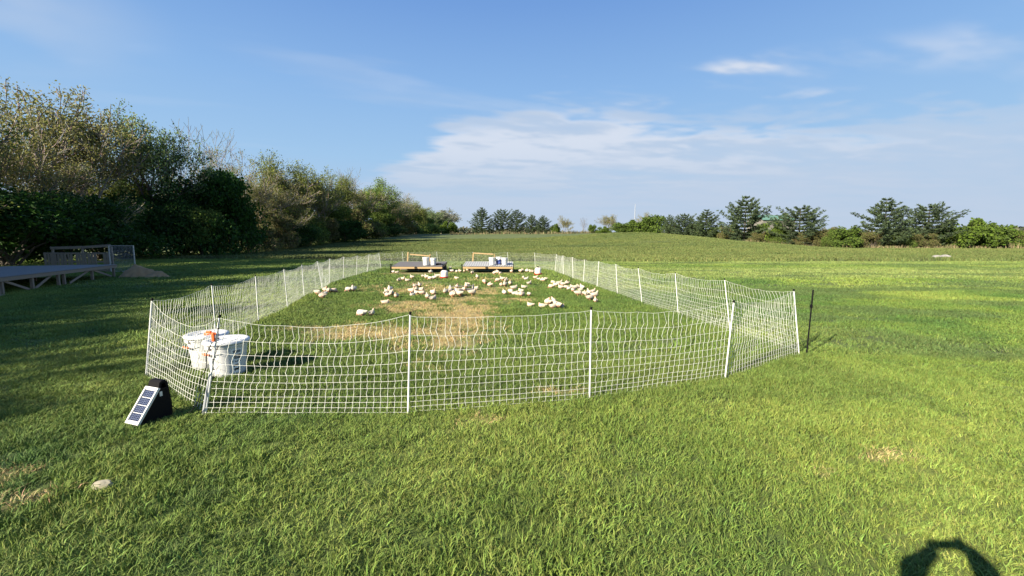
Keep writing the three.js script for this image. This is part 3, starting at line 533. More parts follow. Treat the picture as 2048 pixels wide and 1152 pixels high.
  put(944, 591.5, 'lone white chicken walking on straw beyond the trough feeder', null, 'stand', 0.3);
  put(1061, 613.5, 'lone white chicken lying low in grass beside the resting heap', null, 'lie', 2.8);
  put(1179, 602, 'pinkish white chicken at the near end of the long row', null, 'peck', 0.4);
  put(1191, 607, 'tall white chicken at the near end of the row seen from behind', null, 'stand', 1.5);
}

// ---------------------------------------------------------------- trees and shrubs
const leafy = (extra = {}) => new THREE.MeshPhysicalMaterial({ vertexColors: true, roughness: 1, specularIntensity: 0.3, side: THREE.DoubleSide, transmission: 0.4, thickness: 0, ...extra });
const leafMat = leafy(), barkMat = vmat(0.95);
const Y = V3(0, 1, 0);
function leaf(b, p, size, col, r, droop = 0) {
  const a = V3(r() - 0.5, r() - 0.5 - droop, r() - 0.5).normalize(), c = V3(r() - 0.5, r() - 0.5, r() - 0.5).cross(a).normalize(), L = size * (0.6 + 0.8 * r()), w = L * 0.33;
  const A = b.v(p.x, p.y, p.z, col), B = b.v(p.x + a.x * L * 0.5 + c.x * w, p.y + a.y * L * 0.5 + c.y * w, p.z + a.z * L * 0.5 + c.z * w, col), C = b.v(p.x + a.x * L, p.y + a.y * L, p.z + a.z * L, col), D = b.v(p.x + a.x * L * 0.5 - c.x * w, p.y + a.y * L * 0.5 - c.y * w, p.z + a.z * L * 0.5 - c.z * w, col);
  b.tri(A, B, C); b.tri(A, C, D);
}
const tint = (cols, r) => { const c = cols[Math.floor(r() * cols.length)], v = 0.54 + 0.36 * r(); return [c[0] * v, c[1] * v, c[2] * v]; };
// a broadleaf tree grown limb by limb; unit height 1 once fitted
function growTree(seed, o) {
  const r = rng(seed), wood = new MB(), crown = new MB(), ends = [];
  const bark = o.bark;
  function limb(p, dir, len, rad, level) {
    const N = level === 0 ? 6 : level < 3 ? 4 : 3, pts = [p.clone()], radii = [rad], d = dir.clone(), q = p.clone();
    for (let k = 1; k <= N; k++) {
      d.add(V3(r() - 0.5, r() - 0.5, r() - 0.5).multiplyScalar(o.crook * (level ? 1 : 0.35))).addScaledVector(Y, o.up * (level ? 1 : 0.4)).normalize();
      q.addScaledVector(d, len / N); pts.push(q.clone()); radii.push(Math.max(o.twig, rad * (1 - k / N * (level === 0 ? 0.55 : 0.72))));
    }
    wood.tube(pts, radii, level === 0 ? 7 : level === 1 ? 5 : 3, bark.map((v) => v * (0.8 + 0.4 * r())), false);
    if (level >= o.levels) { for (let k = 1; k <= N; k++) ends.push([pts[k], level]); return; }
    const n = o.forks[level], from = level === 0 ? o.clear : 0.25;
    for (let k = 0; k < n; k++) {
      const f = from + (1 - from) * (k + 0.3 + 0.6 * r()) / n, s = Math.min(N - 1e-4, f * N), i = Math.floor(s), base = pts[i].clone().lerp(pts[i + 1], s - i), t = pts[i + 1].clone().sub(pts[i]).normalize();
      const az = k * 2.4 + r() * 1.2 + level, perp = V3(Math.cos(az), 0.15, Math.sin(az)); perp.addScaledVector(t, -perp.dot(t)).normalize();
      const open = (level === 0 ? o.open : o.open * 0.9) * (0.7 + 0.6 * r()) * (level === 0 ? 1.25 - 0.6 * f : 1);
      limb(base, t.multiplyScalar(Math.cos(open)).addScaledVector(perp, Math.sin(open)).normalize(), len * o.ratio * (0.7 + 0.5 * r()) * (level === 0 ? 1.15 - 0.35 * f : 1), radii[i] * 0.55, level + 1);
    }
    if (level) limb(q, d, len * 0.6, radii[N], level + 1);
  }
  const stems = o.stems || 1;
  for (let s = 0; s < stems; s++) { const a = s / stems * 6.283 + r(), tilt = stems > 1 ? 0.28 + 0.2 * r() : 0.05; limb(V3(Math.cos(a) * 0.3 * (stems > 1), -0.2, Math.sin(a) * 0.3 * (stems > 1)), V3(Math.cos(a) * tilt, 1, Math.sin(a) * tilt).normalize(), o.len * (0.85 + 0.3 * r()), o.rad / Math.sqrt(stems), 0); }
  for (const [p] of ends) if (r() < o.keep) for (let k = 0; k < o.leaves; k++) leaf(crown, V3(p.x + (r() - 0.5) * o.puff, p.y + (r() - 0.5) * o.puff * 0.8, p.z + (r() - 0.5) * o.puff), o.size, tint(o.cols, r), r, o.droop || 0);
  return finish(wood, crown);
}
function finish(wood, crown) {
  const gw = wood.geo(), gc = crown.n ? crown.geo() : null; let hi = 0, rad = 0.1; const pa = (gc || gw).attributes.position;
  const ext = []; for (let i = 0; i < pa.count; i += 3) { hi = Math.max(hi, pa.getY(i)); ext.push(Math.hypot(pa.getX(i), pa.getZ(i))); }
  ext.sort((a, b) => a - b); rad = ext[Math.floor(ext.length * 0.97)];
  return { wood: gw, crown: gc, h: hi, r: rad };
}
// a shrub or small tree whose leaves fill uneven lobes down to the ground
function growBush(seed, o) {
  const r = rng(seed), wood = new MB(), crown = new MB(), lobes = [];
  for (let k = 0; k < o.lobes; k++) { const a = r() * 6.283, q = Math.sqrt(r()) * 0.62, y = lerp(o.low || 0.16, 0.84, Math.pow(r(), 0.85)), s = (0.13 + 0.16 * r()) * (1.15 - 0.4 * y); lobes.push([Math.cos(a) * q * (1.15 - 0.6 * y) * o.wide, y, Math.sin(a) * q * (1.15 - 0.6 * y) * o.wide, s * o.wide ** 0.5, s * (0.7 + 0.3 * r())]); }
  for (let k = 0; k < o.stems; k++) { const l = lobes[k % lobes.length], a = r() * 6.283; wood.tube([V3(Math.cos(a) * 0.05, -0.02, Math.sin(a) * 0.05), V3(l[0] * 0.35, l[1] * 0.5, l[2] * 0.35), V3(l[0], l[1], l[2])], [0.016, 0.011, 0.005], 4, [0.07, 0.06, 0.045], false); }
  for (let k = 0; k < o.leaves; k++) {
    const l = lobes[Math.floor(r() * lobes.length)], u = r() * 2 - 1, a = r() * 6.283, m = Math.sqrt(1 - u * u), q = Math.pow(r(), 0.27) * (1 + 0.12 * r());
    const p = V3(l[0] + m * Math.cos(a) * l[3] * q, l[1] + u * l[4] * q, l[2] + m * Math.sin(a) * l[3] * q); if (p.y < 0.005) p.y = 0.005 + r() * 0.05;
    if (noise(p.x * 9 + seed, p.y * 9 + p.z * 7) < 0.2) continue;
    leaf(crown, p, o.size, tint(o.cols, r), r, 0.1);
  }
  return finish(wood, crown);
}
function growPine(seed, o) {
  const r = rng(seed), wood = new MB(), crown = new MB(), bark = [0.07, 0.055, 0.045];
  wood.tube([V3(0, -0.02, 0), V3(0.005, 0.5, 0), V3(0, 1, 0)], [0.022, 0.014, 0.003], 6, bark, false);
  const rows = o.rows;
  for (let k = 0; k < rows; k++) {
    const y = lerp(o.low, 0.985, k / (rows - 1)), f = (y - o.low) / (1 - o.low), reach = o.wide * curve(o.profile, f) * (0.8 + 0.35 * r()), n = f > 0.85 ? 4 : 6;
    for (let j = 0; j < n; j++) {
      const a = j / n * 6.283 + k * 1.1 + r() * 0.7, L = reach * (0.6 + 0.55 * r()) + 0.02, lift = 0.1 + 0.3 * f + 0.15 * r(), c = Math.cos(a), s = Math.sin(a), at = (t) => V3(c * L * t, y + L * (lift * t * t * 1.1 - 0.08 * Math.sin(t * 3) ), s * L * t);
      wood.tube([at(0), at(0.5), at(1)], [0.006, 0.004, 0.0015], 3, bark, false);
      const tufts = Math.max(3, Math.round(L * o.tufts));
      for (let m = 0; m < tufts; m++) {
        const t = 0.25 + 0.8 * (m + r()) / tufts, p = at(t), sw = L * 0.24 * (1.15 - t * 0.7); p.x += (r() - 0.5) * sw * 2; p.z += (r() - 0.5) * sw * 2; p.y += (r() - 0.3) * 0.018;
        const col = tint(o.cols, r);
        for (let q = 0; q < 5; q++) { const d = V3(c * 0.5 + (r() - 0.5) * 1.8, 0.35 + (r() - 0.4) * 1.2, s * 0.5 + (r() - 0.5) * 1.8).normalize(), w = V3(r() - 0.5, r() - 0.5, r() - 0.5).cross(d).normalize().multiplyScalar(0.008), l = o.needle * (0.7 + 0.6 * r()); crown.tri(crown.v(p.x - w.x, p.y - w.y, p.z - w.z, col), crown.v(p.x + w.x, p.y + w.y, p.z + w.z, col), crown.v(p.x + d.x * l, p.y + d.y * l, p.z + d.z * l, col)); }
      }
    }
  }
  return finish(wood, crown);
}
const BARK = [0.085, 0.07, 0.055], PALE = [0.26, 0.23, 0.19];
const budding = { levels: 4, forks: [6, 4, 4, 3], len: 7.5, rad: 0.3, ratio: 0.62, crook: 0.42, up: 0.13, open: 0.75, clear: 0.3, twig: 0.026, bark: PALE, keep: 0.85, leaves: 7, puff: 0.95, size: 0.165, cols: [[0.33, 0.31, 0.1], [0.29, 0.31, 0.08], [0.38, 0.34, 0.14], [0.25, 0.27, 0.08]] };
const kinds = {
  budding: [growTree(1, budding), growTree(2, { ...budding, stems: 3, forks: [5, 4, 3, 3], clear: 0.25 }), growTree(3, { ...budding, forks: [7, 4, 4, 2], open: 0.85 })],
  olive: [growTree(11, { ...budding, bark: BARK, leaves: 12, puff: 1.2, size: 0.2, cols: [[0.22, 0.27, 0.05], [0.28, 0.32, 0.06], [0.18, 0.22, 0.045]] }), growTree(12, { ...budding, bark: BARK, stems: 2, leaves: 12, puff: 1.3, size: 0.21, open: 0.9, cols: [[0.25, 0.3, 0.06], [0.21, 0.25, 0.05], [0.3, 0.34, 0.08]] })],
  fresh: [growTree(21, { ...budding, bark: BARK, forks: [8, 4, 3, 3], clear: 0.25, leaves: 9, puff: 1.0, size: 0.19, cols: [[0.22, 0.33, 0.1], [0.26, 0.36, 0.11], [0.19, 0.27, 0.12]] }), growTree(22, { ...budding, bark: BARK, forks: [8, 4, 3, 3], leaves: 14, puff: 1.4, size: 0.22, droop: 0.3, cols: [[0.25, 0.37, 0.07], [0.21, 0.31, 0.06]] })],
  bare: [growTree(31, { ...budding, bark: [0.15, 0.135, 0.115], levels: 4, forks: [5, 4, 3, 3], open: 0.7, keep: 0.05, leaves: 1, twig: 0.02 })],
  dark: [growBush(41, { lobes: 34, wide: 1, stems: 12, leaves: 20000, size: 0.04, cols: [[0.04, 0.115, 0.012], [0.06, 0.15, 0.016], [0.03, 0.085, 0.012]] }), growBush(42, { lobes: 36, wide: 1.15, stems: 12, leaves: 16000, size: 0.042, cols: [[0.035, 0.1, 0.013], [0.05, 0.125, 0.018], [0.028, 0.075, 0.012]] })],
  lime: [growBush(51, { lobes: 22, wide: 1, stems: 9, leaves: 6500, size: 0.075, cols: [[0.13, 0.21, 0.02], [0.1, 0.17, 0.018], [0.16, 0.24, 0.03]] }), growBush(52, { lobes: 26, wide: 1.2, stems: 9, leaves: 6500, size: 0.075, cols: [[0.11, 0.19, 0.02], [0.09, 0.15, 0.02], [0.15, 0.22, 0.03]] })],
  scrub: [growBush(61, { lobes: 24, wide: 1.3, stems: 20, leaves: 9000, size: 0.05, cols: [[0.2, 0.19, 0.06], [0.15, 0.19, 0.045], [0.24, 0.2, 0.09]] }), growBush(62, { lobes: 28, wide: 1.2, stems: 20, leaves: 11000, size: 0.045, cols: [[0.14, 0.22, 0.035], [0.19, 0.26, 0.045], [0.11, 0.17, 0.03]] })],
  blossom: [growTree(71, { ...budding, leaves: 4, puff: 0.8, size: 0.3, cols: [[0.36, 0.37, 0.28], [0.26, 0.3, 0.18], [0.3, 0.3, 0.22]] })],
  pine: [[81, [[0, 0.7], [0.25, 1], [0.55, 0.72], [0.8, 0.42], [1, 0.06]]], [82, [[0, 0.75], [0.3, 0.95], [0.6, 0.95], [0.82, 0.7], [1, 0.25]]], [83, [[0, 0.6], [0.3, 1], [0.6, 0.8], [0.85, 0.4], [1, 0.08]]]].map(([s, profile]) => growPine(s, { low: 0.08, rows: 13, wide: 0.46, profile, tufts: 150, needle: 0.038, cols: [[0.11, 0.165, 0.07], [0.14, 0.2, 0.08], [0.075, 0.12, 0.06]] })),
};
function plantTree(kind, name, category, label, x, d, h, radius, v = 0, turn = 0, group) {
  const k = kinds[kind][v % kinds[kind].length], t = thing(name, label, category, [x, land(x, d) - 0.05, -d], turn, group);
  t.scale.set(radius / k.r, h / k.h, radius / k.r);
  part('trunk', k.wood, barkMat, t);
  if (k.crown) { const c = part('crown', k.crown, leafMat, t); c.userData.kind = 'stuff'; }
  return t;
}
// the old hedgerow, some 44 m off, running away from the viewer: [photo x, top y, line x, half width m, kind, name, variant, label]
const row = [
  [-120, 118, -40, 8, 'olive', 'tree', 0, 'dark leafy tree cut by the picture edge above the timber deck'],
  [15, 160, -42, 7.5, 'budding', 'tree', 1, 'many-stemmed budding tree beside the dark leafy edge tree'],
  [110, 146, -44, 8, 'budding', 'tree', 2, 'tallest brown budding tree behind the timber deck'],
  [196, 178, -43, 6, 'budding', 'tree', 0, 'brown budding tree between the tallest one and the fresh green one'],
  [255, 300, -46, 4.5, 'olive', 'tree', 1, 'lower olive tree filling the gap before the fresh green one'],
  [318, 206, -41, 5.5, 'fresh', 'tree', 0, 'airy fresh green tree standing before the bare tree'],
  [385, 345, -47, 5, 'budding', 'tree', 2, 'low budding tree between the fresh green tree and the bare one'],
  [435, 258, -46, 7, 'bare', 'tree', 0, 'leafless grey tree rising behind the big dark shrub'],
  [512, 300, -46, 9, 'budding', 'tree', 1, 'pale tan budding tree just behind the big dark shrub'],
  [555, 330, -48, 8, 'budding', 'tree', 0, 'tan budding tree overlapping the crooked olive tree'],
  [602, 304, -45, 9, 'olive', 'tree', 1, 'olive tree with crooked dark trunk in the hedgerow'],
  [640, 352, -43, 8, 'budding', 'tree', 2, 'tawny budding tree in front of the two olive trees'],
  [668, 342, -46, 9, 'olive', 'tree', 0, 'broad olive tree past the crooked one'],
  [708, 338, -49, 9, 'bare', 'tree', 0, 'thin leafless tree showing between olive and bright green trees'],
  [716, 366, -44, 9, 'budding', 'tree', 0, 'budding tree below the thin leafless one'],
  [752, 350, -44, 9, 'fresh', 'tree', 1, 'bright green drooping tree towards the hedgerow end'],
  [778, 380, -44, 10, 'budding', 'tree', 1, 'brown budding tree leaning on the bright drooping one'],
  [804, 388, -44, 11, 'budding', 'tree', 2, 'brownish rounded tree after the bright drooping one'],
  [832, 402, -44, 11, 'olive', 'tree', 1, 'olive rounded tree near the hedgerow end'],
  [857, 411, -44, 11, 'fresh', 'tree', 0, 'small bright green tree before the pale blossoming one'],
  [884, 413, -42, 11, 'blossom', 'tree', 0, 'pale whitish blossoming tree at the hedgerow end'],
];
row.forEach(([px, py, x, rad, kind, name, v, label], i) => { const d = Math.min(x / ((px - 1024) / FOCAL), 300); const X = bearing(px, d); plantTree(kind, 'hedgerow_tree', 'tree', label, X, d, heightAt(py, d) - land(X, d), rad, v, i * 1.7, 'hedgerow trees'); });
const under = [
  [20, 362, -37, 5.2, 'dark', 0, 'dark dense shrub behind the deck at the picture edge'], [115, 368, -38, 5.0, 'dark', 1, 'dark shrub behind the standing pallets'], [205, 385, -39, 4.6, 'dark', 0, 'dark shrub behind the wire cage panel'],
  [300, 372, -41, 4.8, 'dark', 1, 'dark shrub between the cage panel and the big dark shrub'], [432, 328, -37, 5.6, 'dark', 0, 'biggest dark green shrub with sunlit leafy patch'], [372, 392, -38, 3.8, 'dark', 1, 'brighter leafed shrub before the biggest dark one'],
  [535, 425, -42, 5, 'scrub', 0, 'tan twiggy scrub next to the biggest dark shrub'], [590, 440, -40, 4.2, 'dark', 1, 'dark shrub under the crooked olive tree'], [645, 432, -41, 5, 'scrub', 0, 'olive scrub below the broad olive tree'], [690, 438, -40, 5, 'dark', 0, 'dark shrub below the thin leafless tree'],
  [735, 440, -40, 5.5, 'scrub', 0, 'low scrub below the bright drooping tree'], [775, 446, -40, 6, 'dark', 1, 'dark low shrub below the brownish rounded tree'], [815, 448, -41, 6.5, 'dark', 0, 'dark low shrub below the rounded olive tree'], [862, 446, -36, 6, 'dark', 1, 'dark green shrub under the blossoming tree'], [900, 441, -31, 5, 'lime', 0, 'bright green shrub ending the hedgerow'],
  [405, 405, -36, 3.4, 'scrub', 1, 'sunlit yellow-green shrub in front of the biggest dark shrub'], [470, 408, -38, 4, 'dark', 1, 'dark shrub at the field side of the biggest one'], [500, 445, -40, 4, 'scrub', 0, 'low tan scrub past the biggest dark shrub'],
  [560, 402, -43, 5.5, 'scrub', 0, 'tall tawny scrub before the crooked olive tree'], [618, 412, -42, 5.5, 'scrub', 1, 'tall green scrub beside the crooked olive tree'], [662, 405, -43, 6, 'scrub', 1, 'tall green scrub inside the broad olive tree'], [700, 408, -43, 6.5, 'scrub', 0, 'tawny scrub below the budding tree'],
  [728, 412, -42, 6.5, 'scrub', 1, 'green scrub beside the bright drooping tree'], [762, 420, -42, 7, 'scrub', 1, 'green scrub past the bright drooping tree'], [790, 424, -42, 8, 'scrub', 0, 'tawny scrub in front of the brownish rounded tree'], [820, 428, -42, 8, 'scrub', 1, 'green scrub before the rounded olive tree'], [846, 432, -42, 8, 'scrub', 1, 'green scrub before the small bright tree'], [874, 436, -40, 8, 'scrub', 1, 'green scrub before the blossoming tree'],
];
under.forEach(([px, py, x, rad, kind, v, label], i) => { const d = x / ((px - 1024) / FOCAL), X = bearing(px, d); plantTree(kind, 'hedgerow_shrub', 'shrub', label, X, d, heightAt(py, d) - land(X, d), rad, v, i * 2.3, 'shrubs under the hedgerow trees'); });
// the same hedgerow going on past the picture edge, whose shade lies across the lawn
[[-36, 22, 16, 6.5], [-32, 12, 15.5, 6.5], [-32, 3, 15, 6], [-38, -9, 19.5, 7.5], [-36, -18, 21.3, 8], [-33, -26, 17.5, 6.5], [-33, -36, 17, 6.5]].forEach(([x, d, h, rad], i) => plantTree(i === 4 || i === 3 ? 'dark' : ['fresh', 'olive'][i % 2], 'hedgerow_tree', 'tree', 'hedgerow tree out of sight past the deck casting shade on the lawn', x, d, h, rad, i, i * 1.3, 'hedgerow trees out of sight'));
[[-35, 17, 11, 5.5], [-32, 8, 10, 5.5], [-32, -1, 11, 5.5], [-32, -11, 12, 5.5], [-33, -18, 14.5, 5]].forEach(([x, d, h, rad], i) => plantTree('dark', 'hedgerow_shrub', 'shrub', 'dark hedgerow shrub out of sight past the deck', x, d, h, rad, i, i * 1.9, 'hedgerow shrubs out of sight'));
// trees along the far edge of the field: [photo x, top y, distance, half width px, kind, category, variant, label]
const far = [
  [964, 415, 175, 24, 'pine', 'pine', 0, 'dark pine standing first in the centre row'], [1005, 418, 178, 21, 'pine', 'pine', 1, 'round-topped pine with a visible pale stem'], [1034, 419, 178, 20, 'pine', 'pine', 2, 'pine between the pale-stemmed one and the low pair'],
  [1063, 429, 176, 15, 'pine', 'pine', 2, 'slim low pine of the centre row'], [1086, 431, 174, 20, 'pine', 'pine', 0, 'low broad pine ending the centre row'],
  [1110, 446, 172, 11, 'lime', 'shrub', 0, 'yellow-green shrub tucked behind the low broad pine'], [1131, 429, 168, 18, 'budding', 'tree', 1, 'rounded brown budding tree beside the centre pines'], [1166, 435, 176, 13, 'bare', 'tree', 0, 'small pale leafless tree in the gap'],
  [1184, 448, 168, 10, 'lime', 'shrub', 1, 'small bright green shrub in the gap'], [1216, 427, 172, 24, 'budding', 'tree', 0, 'rounded pale budding tree beside the mast'], [1206, 452, 165, 15, 'lime', 'shrub', 0, 'low green shrub under the pale budding tree'],
  [1243, 444, 150, 26, 'lime', 'shrub', 1, 'lime green shrub under the mast'], [1276, 438, 150, 30, 'lime', 'shrub', 0, 'lime green shrub behind the crest'], [1306, 428, 150, 34, 'lime', 'shrub', 1, 'tallest lime green shrub behind the crest'], [1292, 422, 170, 24, 'budding', 'tree', 2, 'brown budding tree spreading above the lime shrubs'],
  [1337, 429, 142, 15, 'pine', 'pine', 2, 'small pointed pine after the lime shrubs'], [1366, 427, 138, 27, 'pine', 'pine', 1, 'round young pine on the crest slope'], [1410, 419, 132, 34, 'pine', 'pine', 0, 'bushy pine below the crest before the large pine'],
  [1487, 392, 116, 46, 'pine', 'pine', 2, 'large dark pine on the falling slope'], [1542, 442, 112, 30, 'lime', 'shrub', 0, 'lime shrub between the large dark pine and the flat-topped pine'], [1596, 411, 106, 48, 'pine', 'pine', 1, 'flat-topped spreading pine beside a lime shrub'],
  [1655, 452, 102, 16, 'scrub', 'shrub', 0, 'grey-green scrub between flat-topped pine and lime shrub'], [1688, 451, 99, 38, 'lime', 'shrub', 1, 'lime shrub before the tallest pine'], [1765, 396, 97, 56, 'pine', 'pine', 0, 'tallest broad pine along the field edge'], [1851, 407, 97, 50, 'pine', 'pine', 1, 'ragged pine beside the tallest broad one'],
  [1922, 434, 95, 46, 'lime', 'shrub', 0, 'lime green shrub beside the ragged pine'], [1976, 443, 95, 44, 'lime', 'shrub', 1, 'last lime green shrub before the brown scrub'],   [1455, 448, 124, 20, 'scrub', 'shrub', 0, 'olive scrub between the bushy pine and the large dark pine'], [1390, 442, 140, 24, 'lime', 'shrub', 1, 'green shrub between the round young pine and the bushy pine'], [1345, 446, 144, 16, 'scrub', 'shrub', 0, 'scrub beside the small pointed pine'],
  [1520, 462, 112, 22, 'scrub', 'shrub', 0, 'low scrub at the foot of the large dark pine'], [1630, 458, 106, 26, 'scrub', 'shrub', 0, 'low scrub beside the flat-topped pine'], [1720, 458, 101, 24, 'scrub', 'shrub', 0, 'low scrub between the lime shrub and tallest pine'], [1810, 452, 100, 30, 'lime', 'shrub', 1, 'green shrub between the tallest and the ragged pine'], [1885, 452, 99, 24, 'scrub', 'shrub', 0, 'scrub behind the ragged pine'], [2005, 462, 99, 24, 'scrub', 'shrub', 0, 'brown scrub after the last lime shrub'],
  [1430, 452, 130, 24, 'scrub', 'shrub', 1, 'green scrub under the bushy pine'], [1500, 458, 118, 26, 'scrub', 'shrub', 1, 'green scrub under the large dark pine'], [1565, 455, 109, 24, 'scrub', 'shrub', 1, 'green scrub beside the flat-topped pine foot'], [1612, 462, 104, 26, 'scrub', 'shrub', 0, 'tawny scrub under the flat-topped pine'], [1662, 460, 100, 26, 'scrub', 'shrub', 1, 'green scrub beside the lime shrub before the tallest pine'],
  [1745, 462, 96, 28, 'scrub', 'shrub', 0, 'tawny scrub under the tallest broad pine'], [1795, 464, 95, 26, 'scrub', 'shrub', 1, 'green scrub under the gap of the two broad pines'], [1840, 464, 95, 28, 'scrub', 'shrub', 0, 'tawny scrub under the ragged pine'], [1950, 455, 97, 28, 'scrub', 'shrub', 1, 'green scrub between the two last lime shrubs'], [2015, 452, 98, 30, 'lime', 'shrub', 0, 'lime shrub behind the brown edge scrub'],
  [2040, 458, 97, 34, 'scrub', 'shrub', 0, 'brown scrub at the picture edge'], [2090, 450, 97, 40, 'lime', 'shrub', 0, 'green shrub beyond the picture edge scrub'],
];
far.forEach(([px, py, d, hw, kind, cat, v, label], i) => { const X = bearing(px, d); plantTree(kind, cat === 'pine' ? 'pine_tree' : cat === 'tree' ? 'field_tree' : 'field_shrub', cat, label, X, d, heightAt(py, d) - land(X, d), hw / FOCAL * d, v, i * 2.1, 'trees along the far field edge'); });
{ // dry weeds and scrub at the foot of the far trees, nobody could count them
  const b = new MB(), r = rng(404);
  for (let k = 0; k < 9000; k++) {
    const px = r() < 0.75 ? lerp(1480, 2110, r()) : r() < 0.6 ? lerp(1105, 1240, r()) : lerp(900, 1110, r()), d = (px > 1400 ? lerp(112, 92, (px - 1480) / 300 > 1 ? 1 : (px - 1480) / 300) : 166) + r() * 5, X = bearing(px, d), y = land(X, d), h = (0.4 + 1.3 * r() * noise(X * 0.5, 3)) * (px > 1400 ? 1 : 1.2);
    const c = tint([[0.24, 0.19, 0.1], [0.15, 0.14, 0.06], [0.3, 0.24, 0.13], [0.1, 0.13, 0.035]], r), a = r() * 6.283, w = 0.05 + 0.08 * r();
    b.tri(b.v(X - Math.cos(a) * w, y - 0.05, -d - Math.sin(a) * w, c), b.v(X + Math.cos(a) * w, y - 0.05, -d + Math.sin(a) * w, c), b.v(X + (r() - 0.5) * 0.6, y + h, -d + (r() - 0.5) * 0.6, c));
  }
  const o = part('undergrowth', b.geo(), barkMat, scene); tag(o, 'dry tan weeds along the foot of the far field trees', 'weeds', null, 'stuff');
}
{ // woods on the horizon
  const b = new MB(), r = rng(505);
  for (let k = 0; k < 26000; k++) { const a = lerp(-0.25, 1.1, r()), D = 560 + r() * 60, x = Math.sin(a) * D, d = Math.cos(a) * D, top = 9 + 7 * fbm(a * 40, 1, 4); leaf(b, V3(x, land(x, d) - 1 + Math.pow(r(), 0.7) * top, -d), 3.2, tint([[0.07, 0.09, 0.05], [0.1, 0.1, 0.06], [0.06, 0.08, 0.04]], r), r); }
  const o = part('treeline', b.geo(), barkMat, scene); tag(o, 'distant hazy wood on the horizon', 'wood', null, 'stuff');
}

// ---------------------------------------------------------------- far structures
{
  const d = 210, x = bearing(1268, d), y = land(x, d), t = thing('radio_mast', 'thin radio mast above the lime shrubs on the crest', 'mast', [x, y, -d]), h = heightAt(408, d) - y;
  for (const [a, c] of [[-0.3, -0.2], [0.3, -0.2], [0, 0.35]]) part('leg', new MB().tube([V3(a, 0, c), V3(a * 0.6, h * 0.6, c * 0.6), V3(a * 0.15, h, c * 0.15)], [0.09, 0.08, 0.05], 5).geo(), M.steel, t);
  for (let k = 1; k < 8; k++) part('brace', box(0.5 - k * 0.04, 0.06, 0.06, 0, h * k / 8, 0), M.steel, t);
  part('antenna', box(0.5, 1.2, 0.3, 0, h * 0.5, 0.3), M.white, t);
}
{
  const d = 150, x = bearing(1538, d), y = land(x, d), t = thing('barn', 'barn with pale green metal roof showing behind the pines', 'barn', [x, y, -d], 0.15);
  const top = heightAt(431, d) - y, w = 12, dep = 8;
  part('wall', plain([box(w, top - 1.6, dep, 0, (top - 1.6) / 2, 0)]), mat([0.16, 0.15, 0.13], 0.8), t);
  for (const s of [-1, 1]) { const roof = part('roof', beam(V3(0, top, 0), V3(0, top - 1.75, s * (dep / 2 + 0.4)), w + 0.8, 0.12), mat([0.1, 0.2, 0.15], 0.7), t); if (s > 0) part('ridge_cap', box(w + 0.9, 0.1, 0.3, 0, top + 0.05, 0), mat([0.1, 0.2, 0.15], 0.7), roof); }
  part('door', box(3, 3, 0.1, 1.5, 1.5, dep / 2 + 0.05), mat([0.3, 0.34, 0.32], 0.7), t);
  for (const s of [-4, -2]) part('window', box(1, 0.8, 0.08, s, 2, dep / 2 + 0.04), mat([0.05, 0.06, 0.07], 0.2), t);
}

